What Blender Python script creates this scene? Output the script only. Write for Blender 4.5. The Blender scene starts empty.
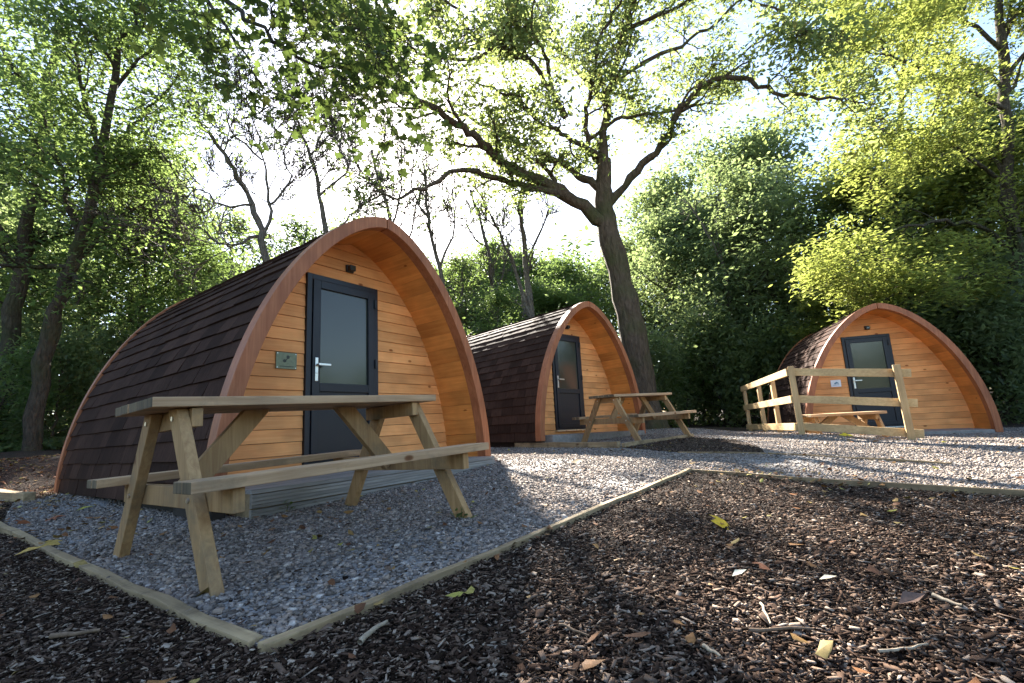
import bpy, math, random
import numpy as np
from mathutils import Vector, Matrix
random.seed(7)
RNG = np.random.default_rng(11)
SC = bpy.context.scene
COL = SC.collection
R = math.radians

# ------------------------------------------------------------------ camera numbers
F = 463.13; PIT = R(9.7); ROL = R(4.026); CH = .559
def ray(px, py):
    u = (px-512)/F; v = (341.5-py)/F
    c, s = math.cos(ROL), math.sin(ROL); u, v = u*c+v*s, -u*s+v*c
    c, s = math.cos(PIT), math.sin(PIT)
    return (u, c-v*s, s+v*c)
def at(px, py, Y):
    r = ray(px, py); t = Y/r[1]
    return np.array((r[0]*t, Y, CH+r[2]*t))

# ------------------------------------------------------------------ ground height
CP = np.array([(-1.7,2,0),(-.5,3.3,0),(-1.2,4.4,.03),(-.3,5.7,.08),(-3.5,3.2,.02),(-5,5,.1),(-3.7,6.5,.05),(-8,8,.5),
      (1.5,8.8,.1),(3,11,.12),(4.3,7.7,.02),(5.66,6.9,-.13),(7.5,7.6,-.24),(9,8,-.28),(3,3,-.06),(0,0,0),(0,1.2,0),
      (11,9,-.32),(3,6,.02),(12,3,-.2),(-6,0,0),(0,13,.2),(9,13,-.2),(-10,14,.8),(5,14,0),(1.8,7.2,.075),(6,11,-.08)])
def g(x, y):
    x = np.asarray(x, float); y = np.asarray(y, float)
    n = np.zeros_like(x); d = np.zeros_like(x)
    for a, b, z in CP:
        w = 1/(((x-a)**2+(y-b)**2)+.6)**2
        n = n+w*z; d = d+w
    return n/d
def gf(x, y): return float(g(x, y))

# ------------------------------------------------------------------ object helpers
def link(o):
    COL.objects.link(o); return o
def mesh_np(name, V, sizes, idx, mats, midx=None, smooth=False):
    me = bpy.data.meshes.new(name)
    V = np.asarray(V, np.float32); idx = np.asarray(idx, np.int32); sizes = np.asarray(sizes, np.int32)
    me.vertices.add(len(V)); me.vertices.foreach_set('co', V.ravel())
    me.loops.add(len(idx)); me.loops.foreach_set('vertex_index', idx)
    me.polygons.add(len(sizes))
    me.polygons.foreach_set('loop_start', np.concatenate([[0], np.cumsum(sizes)[:-1]]).astype(np.int32))
    me.polygons.foreach_set('loop_total', sizes)
    for m in (mats if isinstance(mats, (list, tuple)) else [mats]): me.materials.append(m)
    if midx is not None: me.polygons.foreach_set('material_index', np.asarray(midx, np.int32))
    if smooth: me.polygons.foreach_set('use_smooth', np.ones(len(sizes), bool))
    me.update(calc_edges=True); me.validate()
    return me
def obj(name, me, parent=None):
    o = bpy.data.objects.new(name, me); link(o)
    if parent is not None: o.parent = parent
    return o
def tag(o, label=None, cat=None, group=None, kind=None):
    if label: o['label'] = label
    if cat: o['category'] = cat
    if group: o['group'] = group
    if kind: o['kind'] = kind
    return o
def empty(name, loc=(0,0,0), rot=(0,0,0)):
    o = bpy.data.objects.new(name, None); link(o); o.location = loc; o.rotation_euler = rot
    o.empty_display_size = .1
    return o
def copy_tree(o, parent=None):
    c = o.copy(); COL.objects.link(c)
    if parent is not None: c.parent = parent
    for ch in list(o.children): copy_tree(ch, c)
    return c

class MB:
    """collects polygons for one mesh"""
    def __init__(s): s.v = []; s.f = []
    def poly(s, pts):
        n = len(s.v); s.v += [tuple(p) for p in pts]; s.f.append(list(range(n, n+len(pts))))
    def hexa(s, p):
        n = len(s.v); s.v += [tuple(q) for q in p]
        for f in ((0,3,2,1),(4,5,6,7),(0,1,5,4),(1,2,6,5),(2,3,7,6),(3,0,4,7)): s.f.append([n+i for i in f])
    def box(s, x0, x1, y0, y1, z0, z1):
        s.hexa([(x0,y0,z0),(x1,y0,z0),(x1,y1,z0),(x0,y1,z0),(x0,y0,z1),(x1,y0,z1),(x1,y1,z1),(x0,y1,z1)])
    def beam(s, a, b, w, h, up=(0,0,1), cuta=None, cutb=None):
        """rectangular bar from a to b, w across (perp to up), h along up; cuta/cutb: z planes to cut ends on"""
        a = Vector(a); b = Vector(b); d = (b-a).normalized(); up = Vector(up)
        sx = d.cross(up).normalized(); uz = sx.cross(d).normalized()
        P = []
        for q, cut in ((a, cuta), (b, cutb)):
            for i, j in ((-1,-1),(1,-1),(1,1),(-1,1)):
                p = q+sx*(w/2*i)+uz*(h/2*j)
                if cut is not None and abs(d.z) > .05: p = p+d*((cut-p.z)/d.z)
                P.append(p)
        s.hexa(P)
    def lathe(s, prof, n=16, axis='z', c=(0,0,0)):
        b = len(s.v)
        for r, h in prof:
            for k in range(n):
                t = 2*math.pi*k/n; x, y = r*math.cos(t), r*math.sin(t)
                p = (x, y, h) if axis == 'z' else ((x, h, y) if axis == 'y' else (h, x, y))
                s.v.append((p[0]+c[0], p[1]+c[1], p[2]+c[2]))
        for i in range(len(prof)-1):
            for k in range(n):
                s.f.append([b+i*n+k, b+i*n+(k+1) % n, b+(i+1)*n+(k+1) % n, b+(i+1)*n+k])
        s.f.append([b+k for k in range(n)][::-1]); s.f.append([b+(len(prof)-1)*n+k for k in range(n)])
    def build(s, name, mat, parent=None, bevel=0, smooth=False, seg=2):
        me = bpy.data.meshes.new(name); me.from_pydata(s.v, [], s.f); me.materials.append(mat)
        import bmesh
        bm = bmesh.new(); bm.from_mesh(me); bmesh.ops.recalc_face_normals(bm, faces=bm.faces)
        if bevel: bmesh.ops.bevel(bm, geom=list(bm.edges), offset=bevel, segments=seg, affect='EDGES', profile=.6, clamp_overlap=True)
        bm.to_mesh(me); bm.free()
        if smooth:
            for p in me.polygons: p.use_smooth = True
        return obj(name, me, parent)

# ------------------------------------------------------------------ materials
def nodes(name):
    m = bpy.data.materials.new(name); m.use_nodes = True
    nt = m.node_tree; b = nt.nodes['Principled BSDF']
    return m, nt, b
def N(nt, t, **kw):
    n = nt.nodes.new(t)
    for k, v in kw.items():
        if k in n.inputs.keys(): n.inputs[k].default_value = v
        else: setattr(n, k, v)
    return n
def ramp(nt, stops):
    n = nt.nodes.new('ShaderNodeValToRGB'); e = n.color_ramp.elements
    while len(e) > 1: e.remove(e[0])
    e[0].position = stops[0][0]; e[0].color = (*stops[0][1], 1)
    for p, c in stops[1:]:
        q = e.new(p); q.color = (*c, 1)
    return n
def mixc(nt, a, b, fac, mode='MIX'):
    n = nt.nodes.new('ShaderNodeMix'); n.data_type = 'RGBA'; n.blend_type = mode
    L = nt.links
    for i, v in ((6, a), (7, b), (0, fac)):
        if hasattr(v, 'links'): L.new(v, n.inputs[i])
        elif i == 0: n.inputs[0].default_value = v
        else: n.inputs[i].default_value = (*v, 1)
    return n.outputs[2]
def wood(name, c0, c1, grain_axis=0, rough=.6, knots=True, bump=.25, spread=.35, scale=1., coord='Object', spec=.3, dirt=None):
    """grain stretched along one axis, tone differing from board to board, small knots"""
    m, nt, b = nodes(name); L = nt.links
    tc = N(nt, 'ShaderNodeTexCoord'); geo = N(nt, 'ShaderNodeNewGeometry'); oi = N(nt, 'ShaderNodeObjectInfo')
    add = N(nt, 'ShaderNodeVectorMath', operation='MULTIPLY_ADD')
    cmb = N(nt, 'ShaderNodeCombineXYZ')
    for i in range(3): L.new(geo.outputs['Random Per Island'], cmb.inputs[i])
    L.new(cmb.outputs[0], add.inputs[0]); add.inputs[1].default_value = (37, 19, 53); L.new(tc.outputs[coord], add.inputs[2])
    mp = N(nt, 'ShaderNodeMapping'); sc = [26*scale]*3; sc[grain_axis] = 1.3*scale; mp.inputs['Scale'].default_value = sc
    L.new(add.outputs[0], mp.inputs[0])
    n1 = N(nt, 'ShaderNodeTexNoise', Scale=1.6, Detail=5., Roughness=.65, Distortion=.6); L.new(mp.outputs[0], n1.inputs[0])
    rp = ramp(nt, [(.3, c0), (.7, c1)]); L.new(n1.outputs[0], rp.inputs[0])
    ht = N(nt, 'ShaderNodeMath', operation='MULTIPLY_ADD'); L.new(geo.outputs['Random Per Island'], ht.inputs[0]); ht.inputs[1].default_value = spread; ht.inputs[2].default_value = 1-spread/2
    hsv = N(nt, 'ShaderNodeHueSaturation'); L.new(rp.outputs[0], hsv.inputs['Color']); L.new(ht.outputs[0], hsv.inputs['Value'])
    col = hsv.outputs[0]
    n2 = N(nt, 'ShaderNodeTexNoise', Scale=2.2, Detail=3.); L.new(add.outputs[0], n2.inputs[0])
    r2 = ramp(nt, [(.35, (.72,.70,.68)), (.65, (1.12,1.1,1.06))]); L.new(n2.outputs[0], r2.inputs[0])
    col = mixc(nt, col, r2.outputs[0], .8, 'MULTIPLY')
    if knots:
        m2 = N(nt, 'ShaderNodeMapping'); s2 = [8.]*3; s2[grain_axis] = 4.; m2.inputs['Scale'].default_value = s2; L.new(add.outputs[0], m2.inputs[0])
        vo = N(nt, 'ShaderNodeTexVoronoi', Scale=1.); L.new(m2.outputs[0], vo.inputs[0])
        r3 = ramp(nt, [(.0, (.28,.17,.1)), (.09, (.45,.3,.2)), (.15, (1,1,1))]); L.new(vo.outputs['Distance'], r3.inputs[0])
        gate = N(nt, 'ShaderNodeMath', operation='GREATER_THAN'); sep = N(nt, 'ShaderNodeSeparateColor'); L.new(vo.outputs['Color'], sep.inputs[0]); L.new(sep.outputs[0], gate.inputs[0]); gate.inputs[1].default_value = .8
        col = mixc(nt, col, mixc(nt, col, r3.outputs[0], 1., 'MULTIPLY'), gate.outputs[0])
    if dirt:
        n3 = N(nt, 'ShaderNodeTexNoise', Scale=3.5, Detail=6., Roughness=.7); L.new(tc.outputs[coord], n3.inputs[0])
        r4 = ramp(nt, [(.5, (0,0,0)), (.72, (1,1,1))]); L.new(n3.outputs[0], r4.inputs[0])
        col = mixc(nt, col, dirt, r4.outputs[0])
    L.new(col, b.inputs['Base Color'])
    rr = N(nt, 'ShaderNodeMapRange'); rr.inputs[3].default_value = rough-.1; rr.inputs[4].default_value = rough+.15; L.new(n1.outputs[0], rr.inputs[0]); L.new(rr.outputs[0], b.inputs['Roughness'])
    b.inputs['Specular IOR Level'].default_value = spec
    bp = N(nt, 'ShaderNodeBump', Strength=bump, Distance=.004); L.new(n1.outputs[0], bp.inputs['Height']); L.new(bp.outputs[0], b.inputs['Normal'])
    return m
def plain(name, c, rough=.5, metal=0, noise=.15, scale=30, bump=0, spec=.5):
    m, nt, b = nodes(name); L = nt.links
    tc = N(nt, 'ShaderNodeTexCoord'); n = N(nt, 'ShaderNodeTexNoise', Scale=float(scale), Detail=4.); L.new(tc.outputs['Object'], n.inputs[0])
    rp = ramp(nt, [(.25, tuple(k*(1-noise) for k in c)), (.75, tuple(k*(1+noise) for k in c))]); L.new(n.outputs[0], rp.inputs[0]); L.new(rp.outputs[0], b.inputs['Base Color'])
    rr = N(nt, 'ShaderNodeMapRange'); rr.inputs[3].default_value = max(rough-.08, .02); rr.inputs[4].default_value = rough+.08; L.new(n.outputs[0], rr.inputs[0]); L.new(rr.outputs[0], b.inputs['Roughness'])
    b.inputs['Metallic'].default_value = metal; b.inputs['Specular IOR Level'].default_value = spec
    if bump:
        bp = N(nt, 'ShaderNodeBump', Strength=bump, Distance=.01); L.new(n.outputs[0], bp.inputs['Height']); L.new(bp.outputs[0], b.inputs['Normal'])
    return m
def islands(name, stops, rough=.8, bump=0, spec=.25, scale=60):
    """loose pieces, each with a tone of its own from the ramp"""
    m, nt, b = nodes(name); L = nt.links
    geo = N(nt, 'ShaderNodeNewGeometry'); rp = ramp(nt, stops); rp.color_ramp.interpolation = 'LINEAR'
    L.new(geo.outputs['Random Per Island'], rp.inputs[0])
    tc = N(nt, 'ShaderNodeTexCoord'); n = N(nt, 'ShaderNodeTexNoise', Scale=float(scale), Detail=4., Roughness=.7); L.new(tc.outputs['Object'], n.inputs[0])
    r2 = ramp(nt, [(.3, (.6,.6,.6)), (.7, (1.25,1.25,1.25))]); L.new(n.outputs[0], r2.inputs[0])
    L.new(mixc(nt, rp.outputs[0], r2.outputs[0], 1., 'MULTIPLY'), b.inputs['Base Color'])
    b.inputs['Roughness'].default_value = rough; b.inputs['Specular IOR Level'].default_value = spec
    if bump:
        bp = N(nt, 'ShaderNodeBump', Strength=bump, Distance=.004); L.new(n.outputs[0], bp.inputs['Height']); L.new(bp.outputs[0], b.inputs['Normal'])
    return m
def leaf(name, stops, tr=(.3,.4,.05), fac=.45, rough=.5, spec=.35):
    m, nt, b = nodes(name); L = nt.links
    geo = N(nt, 'ShaderNodeNewGeometry'); oi = N(nt, 'ShaderNodeObjectInfo')
    rp = ramp(nt, stops); L.new(geo.outputs['Random Per Island'], rp.inputs[0])
    hs = N(nt, 'ShaderNodeHueSaturation'); mr = N(nt, 'ShaderNodeMapRange'); mr.inputs[3].default_value = .485; mr.inputs[4].default_value = .515
    L.new(oi.outputs['Random'], mr.inputs[0]); L.new(mr.outputs[0], hs.inputs['Hue']); L.new(rp.outputs[0], hs.inputs['Color'])
    L.new(hs.outputs[0], b.inputs['Base Color']); b.inputs['Roughness'].default_value = rough; b.inputs['Specular IOR Level'].default_value = spec
    t = N(nt, 'ShaderNodeBsdfTranslucent')
    L.new(mixc(nt, hs.outputs[0], tr, .72), t.inputs[0])
    mx = N(nt, 'ShaderNodeMixShader'); mx.inputs[0].default_value = fac
    L.new(b.outputs[0], mx.inputs[1]); L.new(t.outputs[0], mx.inputs[2]); L.new(mx.outputs[0], nt.nodes['Material Output'].inputs[0])
    return m
def bark(name, c0, c1, moss=None, sc=9):
    m, nt, b = nodes(name); L = nt.links
    tc = N(nt, 'ShaderNodeTexCoord'); mp = N(nt, 'ShaderNodeMapping'); mp.inputs['Scale'].default_value = (sc, sc, sc*.28); L.new(tc.outputs['Object'], mp.inputs[0])
    v = N(nt, 'ShaderNodeTexVoronoi', Scale=1.4, feature='DISTANCE_TO_EDGE'); n = N(nt, 'ShaderNodeTexNoise', Scale=2., Detail=8., Roughness=.7, Distortion=.8)
    L.new(mp.outputs[0], n.inputs[0]); L.new(mixc(nt, mp.outputs[0], n.outputs[1], .25), v.inputs[0])
    rp = ramp(nt, [(.3, c0), (.68, c1)]); L.new(n.outputs[0], rp.inputs[0]); col = rp.outputs[0]
    if moss:
        n2 = N(nt, 'ShaderNodeTexNoise', Scale=1.3, Detail=5.); L.new(tc.outputs['Object'], n2.inputs[0])
        r2 = ramp(nt, [(.48, (0,0,0)), (.68, (.8,.8,.8))]); L.new(n2.outputs[0], r2.inputs[0]); col = mixc(nt, col, moss, r2.outputs[0])
    L.new(col, b.inputs['Base Color']); b.inputs['Roughness'].default_value = .9; b.inputs['Specular IOR Level'].default_value = .15
    h = N(nt, 'ShaderNodeMath', operation='MULTIPLY_ADD'); L.new(v.outputs['Distance'], h.inputs[0]); h.inputs[1].default_value = 1.4; L.new(n.outputs[0], h.inputs[2])
    bp = N(nt, 'ShaderNodeBump', Strength=1., Distance=.06); L.new(h.outputs[0], bp.inputs['Height']); L.new(bp.outputs[0], b.inputs['Normal'])
    return m
def earth(name, stops, scale, bump, dist=.02, big=None):
    m, nt, b = nodes(name); L = nt.links
    tc = N(nt, 'ShaderNodeTexCoord')
    n = N(nt, 'ShaderNodeTexNoise', Scale=float(scale), Detail=9., Roughness=.78); L.new(tc.outputs['Object'], n.inputs[0])
    v = N(nt, 'ShaderNodeTexVoronoi', Scale=float(scale*1.3)); L.new(tc.outputs['Object'], v.inputs[0])
    sp = N(nt, 'ShaderNodeSeparateColor'); L.new(v.outputs['Color'], sp.inputs[0])
    a = N(nt, 'ShaderNodeMath', operation='MULTIPLY_ADD'); L.new(sp.outputs[0], a.inputs[0]); a.inputs[1].default_value = .45
    s = N(nt, 'ShaderNodeMath', operation='MULTIPLY'); L.new(n.outputs[0], s.inputs[0]); s.inputs[1].default_value = .6; L.new(s.outputs[0], a.inputs[2])
    rp = ramp(nt, stops); L.new(a.outputs[0], rp.inputs[0]); col = rp.outputs[0]
    if big:
        n2 = N(nt, 'ShaderNodeTexNoise', Scale=.9, Detail=6., Roughness=.65); L.new(tc.outputs['Object'], n2.inputs[0])
        r2 = ramp(nt, [(.45, (0,0,0)), (.66, (.75,.75,.75))]); L.new(n2.outputs[0], r2.inputs[0]); col = mixc(nt, col, big, r2.outputs[0])
    L.new(col, b.inputs['Base Color']); b.inputs['Roughness'].default_value = .92; b.inputs['Specular IOR Level'].default_value = .2
    bp = N(nt, 'ShaderNodeBump', Strength=bump, Distance=dist); L.new(a.outputs[0], bp.inputs['Height']); L.new(bp.outputs[0], b.inputs['Normal'])
    return m

M = {}
M['table'] = wood('weathered_timber', (.38,.225,.115), (.60,.405,.24), 0, .65, dirt=(.21,.155,.095), spread=.3)
M['table_leg'] = wood('weathered_timber_leg', (.33,.18,.075), (.54,.335,.155), 2, .65, dirt=(.19,.14,.08), spread=.35)
M['endgrain'] = wood('dark_end_grain', (.08,.06,.035), (.22,.165,.10), 2, .8, knots=False)
M['fence'] = wood('new_softwood', (.46,.30,.13), (.66,.47,.24), 0, .6, spread=.2)
M['fence_post'] = wood('new_softwood_post', (.42,.27,.12), (.62,.43,.22), 2, .6, spread=.2)
M['wall'] = wood('stained_pine', (.78,.31,.098), (.90,.43,.158), 0, .55, spread=.28, bump=.15, spec=.2)
M['soffit'] = wood('varnished_soffit', (.60,.205,.045), (.76,.32,.08), 1, .42, spread=.3, bump=.12, scale=.8)
M['fascia'] = wood('red_brown_fascia', (.29,.092,.037), (.46,.175,.078), 2, .5, knots=False, spread=.05, bump=.12)
M['roof'] = wood('dark_shingle', (.036,.0185,.013), (.068,.037,.027), 2, .85, knots=False, spread=.6, bump=.5, spec=.06)
M['skin'] = plain('dark_lining', (.02,.012,.01), .9)
M['door'] = plain('anthracite_plastic', (.006,.0075,.0125), .45, noise=.08, scale=8)
M['metal'] = plain('brushed_steel', (.62,.62,.60), .3, metal=1., noise=.05)
M['black'] = plain('black_plastic', (.012,.011,.011), .45)
M['rubber'] = plain('dark_base_timber', (.035,.025,.018), .85, noise=.4)
M['brass'] = plain('green_brass_plate', (.17,.19,.115), .45, metal=.35, noise=.2, scale=40)
M['motif'] = plain('dark_motif', (.035,.04,.03), .6)
M['whiteplate'] = plain('white_plate', (.72,.74,.76), .4, noise=.04)
M['bluemotif'] = plain('blue_motif', (.12,.22,.30), .5)
M['concrete'] = plain('pale_concrete', (.25,.23,.205), .85, noise=.25, scale=18, bump=.2)
M['deck'] = wood('grey_decking', (.22,.20,.18), (.40,.37,.33), 0, .7, spread=.25)
M['edging'] = wood('edging_timber', (.30,.205,.11), (.52,.385,.22), 0, .75, dirt=(.085,.06,.035), spread=.4)
def glassm():
    m, nt, b = nodes('frosted_pane'); L = nt.links
    tc = N(nt, 'ShaderNodeTexCoord'); n = N(nt, 'ShaderNodeTexNoise', Scale=220., Detail=2.); L.new(tc.outputs['Object'], n.inputs[0])
    b.inputs['Base Color'].default_value = (.045,.05,.036,1); b.inputs['Roughness'].default_value = .12; b.inputs['Specular IOR Level'].default_value = .6
    bp = N(nt, 'ShaderNodeBump', Strength=.06, Distance=.002); L.new(n.outputs[0], bp.inputs['Height']); L.new(bp.outputs[0], b.inputs['Normal'])
    return m
M['glass'] = glassm()
M['mulch'] = earth('mulch', [(.25, (.012,.008,.006)), (.5, (.04,.026,.018)), (.75, (.10,.07,.05))], 55, 1., .03, big=(.03,.02,.013))
M['gravel'] = earth('gravel', [(.2, (.09,.083,.078)), (.5, (.24,.222,.21)), (.8, (.42,.395,.37))], 55, .7, .02, big=(.12,.085,.06))
M['stones'] = islands('gravel_stone', [(0, (.105,.084,.07)), (.35, (.22,.183,.158)), (.65, (.33,.282,.248)), (.85, (.33,.245,.185)), (1, (.54,.475,.42))], .95, 0, .12)
M['chips'] = islands('bark_chip', [(0, (.015,.009,.006)), (.36, (.045,.026,.018)), (.62, (.105,.066,.046)), (.84, (.20,.138,.10)), (1, (.40,.32,.25))], 1., 0, .08)
M['litter'] = islands('fallen_leaf', [(0, (.10,.04,.018)), (.35, (.22,.09,.03)), (.6, (.30,.16,.05)), (.88, (.30,.22,.07)), (1, (.36,.32,.06))], .7)

# ------------------------------------------------------------------ ground
def build_ground():
    xs = np.concatenate([np.array([-140,-100,-70,-50,-36,-26,-20,-16]), np.arange(-13, 16.01, .22), np.array([18,22,28,38,55,80,110,150.])])
    ys = np.concatenate([np.array([-60,-30,-15,-8,-4]), np.arange(-2, 17.01, .22), np.array([19,22,27,35,48,70,100,150,210.])])
    X, Y = np.meshgrid(xs, ys); Z = g(X, Y)
    rough = np.clip((Y-11)/6, 0, 1)+np.clip((-X-5)/4, 0, 1)
    Z = Z+np.minimum(rough, 1)*.08*(np.sin(X*1.7)+np.cos(Y*1.3+X*.6))
    nx, ny = len(xs), len(ys)
    V = np.stack([X.ravel(), Y.ravel(), Z.ravel()], 1)
    i = np.arange((ny-1)*nx).reshape(ny-1, nx)[:, :-1].ravel()
    Fq = np.stack([i, i+1, i+nx+1, i+nx], 1)
    o = obj('ground', mesh_np('ground', V, np.full(len(Fq), 4), Fq.ravel(), M['mulch'], smooth=True))
    tag(o, 'dark brown bark mulch covering the woodland floor', kind='structure')
build_ground()

def clip_cell(poly, x0, x1, y0, y1):
    for ax, val, sgn in ((0,x0,1),(0,x1,-1),(1,y0,1),(1,y1,-1)):
        out = []
        for i in range(len(poly)):
            a = poly[i-1]; b = poly[i]
            da = (a[ax]-val)*sgn; db = (b[ax]-val)*sgn
            if (da >= 0) != (db >= 0):
                t = da/(da-db); out.append((a[0]+(b[0]-a[0])*t, a[1]+(b[1]-a[1])*t))
            if db >= 0: out.append(b)
        poly = out
        if len(poly) < 3: return None
    return poly
def inside(poly, X, Y):
    r = np.zeros(len(X), bool); n = len(poly)
    for i in range(n):
        xa, ya = poly[i-1]; xb, yb = poly[i]
        c = ((ya > Y) != (yb > Y)) & (X < (xb-xa)*(Y-ya)/((yb-ya)+1e-12)+xa)
        r ^= c
    return r
CORNER = (-.74, 1.35); LB = (-3.9, 3.59); RB = (1.49, 4.26); E1 = (2.1, 3.66); E2 = (2.81, 2.74)
GRAVEL = [CORNER, RB, E1, E2, (3.5,1.7), (4.6,.2), (15,.2), (15,9.5), (9.6,9.9), (8.4,10.4), (5.9,11.3), (4.6,10.6), (3.9,11.1), (3,11.3), (1.6,11.2), (-.2,10.2), (-.9,8.2), (-2.6,8.6), (-5.4,6.6), (-4.9,4.6), LB]
PATCH = [(1.43,6.62), (3.0,8.2), (3.25,7.2), (2.95,5.9), (2.6,5.08), (1.9,5.6)]
def sheet(name, poly, mat, dz, label, cell=.22):
    mb = MB(); xs = [p[0] for p in poly]; ys = [p[1] for p in poly]
    x = min(xs)
    pts = []
    while x < max(xs):
        y = min(ys)
        while y < max(ys):
            q = clip_cell(list(poly), x, x+cell, y, y+cell)
            if q: pts.append(q)
            y += cell
        x += cell
    al = np.array([p for q in pts for p in q]); zz = g(al[:,0], al[:,1])+dz; k = 0
    for q in pts:
        mb.poly([(p[0], p[1], zz[k+i]) for i, p in enumerate(q)]); k += len(q)
    import bmesh
    me = bpy.data.meshes.new(name); me.from_pydata(mb.v, [], mb.f); me.materials.append(mat)
    bm = bmesh.new(); bm.from_mesh(me); bmesh.ops.remove_doubles(bm, verts=bm.verts, dist=.0008); bmesh.ops.recalc_face_normals(bm, faces=bm.faces)
    for f in bm.faces:
        f.smooth = True
        if f.normal.z < 0: f.normal_flip()
    bm.to_mesh(me); bm.free()
    return tag(obj(name, me), label, kind='structure')
sheet('gravel_path', GRAVEL, M['gravel'], .012, 'grey slate gravel of the pitch and the path across the clearing')
sheet('mulch_patch', PATCH, M['mulch'], .019, 'dark patch of bark mulch in front of the middle picnic table')

def rand_rot(n, flat=None):
    """random rotation matrices; flat = sd of the tilt of the local z axis"""
    if flat is None:
        z = RNG.normal(size=(n,3))
    else:
        z = RNG.normal(size=(n,3))*flat; z[:,2] = np.abs(z[:,2])+1
    z /= np.linalg.norm(z, axis=1)[:,None]
    t = RNG.normal(size=(n,3)); x = np.cross(t, z); x /= np.linalg.norm(x, axis=1)[:,None]
    y = np.cross(z, x)
    return np.stack([x, y, z], 2)       # columns
def scatter(name, mat, P, T, faces, S, flat, label, jitter=0, smooth=False):
    n = len(P); k = len(T); T = np.asarray(T, float)
    Rm = rand_rot(n, flat)
    tv = np.repeat(T[None], n, 0)
    if jitter: tv = tv*(1+RNG.normal(size=(n,k,3))*jitter)
    tv = tv*S[:,None,:]
    V = np.einsum('nij,nkj->nki', Rm, tv)+P[:,None,:]
    fs = np.array([len(f) for f in faces]); fi = np.concatenate([np.array(f) for f in faces])
    idx = (fi[None]+np.arange(n)[:,None]*k).ravel()
    o = obj(name, mesh_np(name, V.reshape(-1,3), np.tile(fs, n), idx, mat, smooth=smooth))
    return tag(o, label, kind='stuff')
BOXF = [(0,3,2,1),(4,5,6,7),(0,1,5,4),(1,2,6,5),(2,3,7,6),(3,0,4,7)]
BOXV = [(-1,-1,-1),(1,-1,-1),(1,1,-1),(-1,1,-1),(-1,-1,1),(1,-1,1),(1,1,1),(-1,1,1)]
def near_points(n, ymin, ymax, pw=1.7, wide=1.28):
    """ground points in front of the camera, thinning out with distance"""
    u = RNG.random(n); y = (ymin**(2-pw)+u*(ymax**(2-pw)-ymin**(2-pw)))**(1/(2-pw))
    x = RNG.uniform(-wide, wide, n)*(y+.25)
    return x, y
def in_gravel(x, y): return inside(GRAVEL, x, y) & ~inside(PATCH, x, y)
# bark chips
x, y = near_points(300000, .75, 8.5, 1.5)
bare = np.sin(2.9*x+1.3*y+.7)+np.sin(2.3*y-1.9*x+2)+np.sin(5.1*x-3.7*y)*.6+RNG.normal(0,.35,len(x)); ok = ~in_gravel(x, y) | (RNG.random(len(x)) < np.where(bare > .95, .22, .035)); x, y = x[ok], y[ok]
n = len(x); L_ = RNG.gamma(1.7, .0026, n)+.0022; 
S = np.stack([L_, L_*RNG.uniform(.10,.5,n), RNG.uniform(.0006,.0017,n)], 1)
P = np.stack([x, y, g(x,y)+.004+RNG.random(n)**2*.014+np.where(inside(PATCH,x,y),.016,0)], 1)
scatter('bark_chips', M['chips'], P, BOXV, BOXF, S, .33, 'loose bark and wood chips of the mulch', .18)
# stones of the gravel
x, y = near_points(330000, 1.3, 11.5, 1.4, 1.2)
bare = np.sin(2.9*x+1.3*y+.7)+np.sin(2.3*y-1.9*x+2)+np.sin(5.1*x-3.7*y)*.6+RNG.normal(0,.35,len(x)); ok = (in_gravel(x, y) & ((bare < .95) | (RNG.random(len(x)) < .3))) | (RNG.random(len(x)) < .0005); x, y = x[ok], y[ok]
n = len(x); s = RNG.gamma(3, .00095, n)+.0021
S = np.stack([s*RNG.uniform(.8,1.5,n), s*RNG.uniform(.7,1.1,n), s*RNG.uniform(.35,.75,n)], 1)
P = np.stack([x, y, g(x,y)+.014+S[:,2]*.5], 1)
scatter('gravel_stones', M['stones'], P, BOXV, BOXF, S, .28, 'loose grey stones of the gravel', .3)
# small fallen leaves everywhere
x, y = near_points(2200, .9, 12, .9, 1.25)
hot = RNG.random(len(x)); gi = in_gravel(x, y)
ok = (~gi) & (hot < .55) | gi & (hot < .4); x, y = x[ok], y[ok]
# drifts: left of the near table, along the mulch edge, by the pods
for cx, cy, sd, k in ((-3.1,3.4,.35,70), (-4.6,4.6,.5,160), (1.9,3.9,.22,70), (2.3,3.5,.3,40), (-6.6,6.6,1.1,1500), (6.3,5.6,.8,90), (1.4,6.3,.3,40), (-1.5,3.2,.5,50)):
    x = np.concatenate([x, RNG.normal(cx, sd, k)]); y = np.concatenate([y, RNG.normal(cy, sd, k)])
n = len(x); s = RNG.uniform(.010,.030,n)
LV = [(-1,0,.12),(-.45,-.55,-.05),(.35,-.5,.1),(1,0,.25),(.35,.5,-.02),(-.45,.55,.15)]
P = np.stack([x, y, g(x,y)+.028], 1)
scatter('fallen_leaves', M['litter'], P, LV, [(0,1,2,3),(0,3,4,5)], np.stack([s,s,s],1), .35, 'small brown and yellow autumn leaves fallen on the ground', .25)

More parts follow.
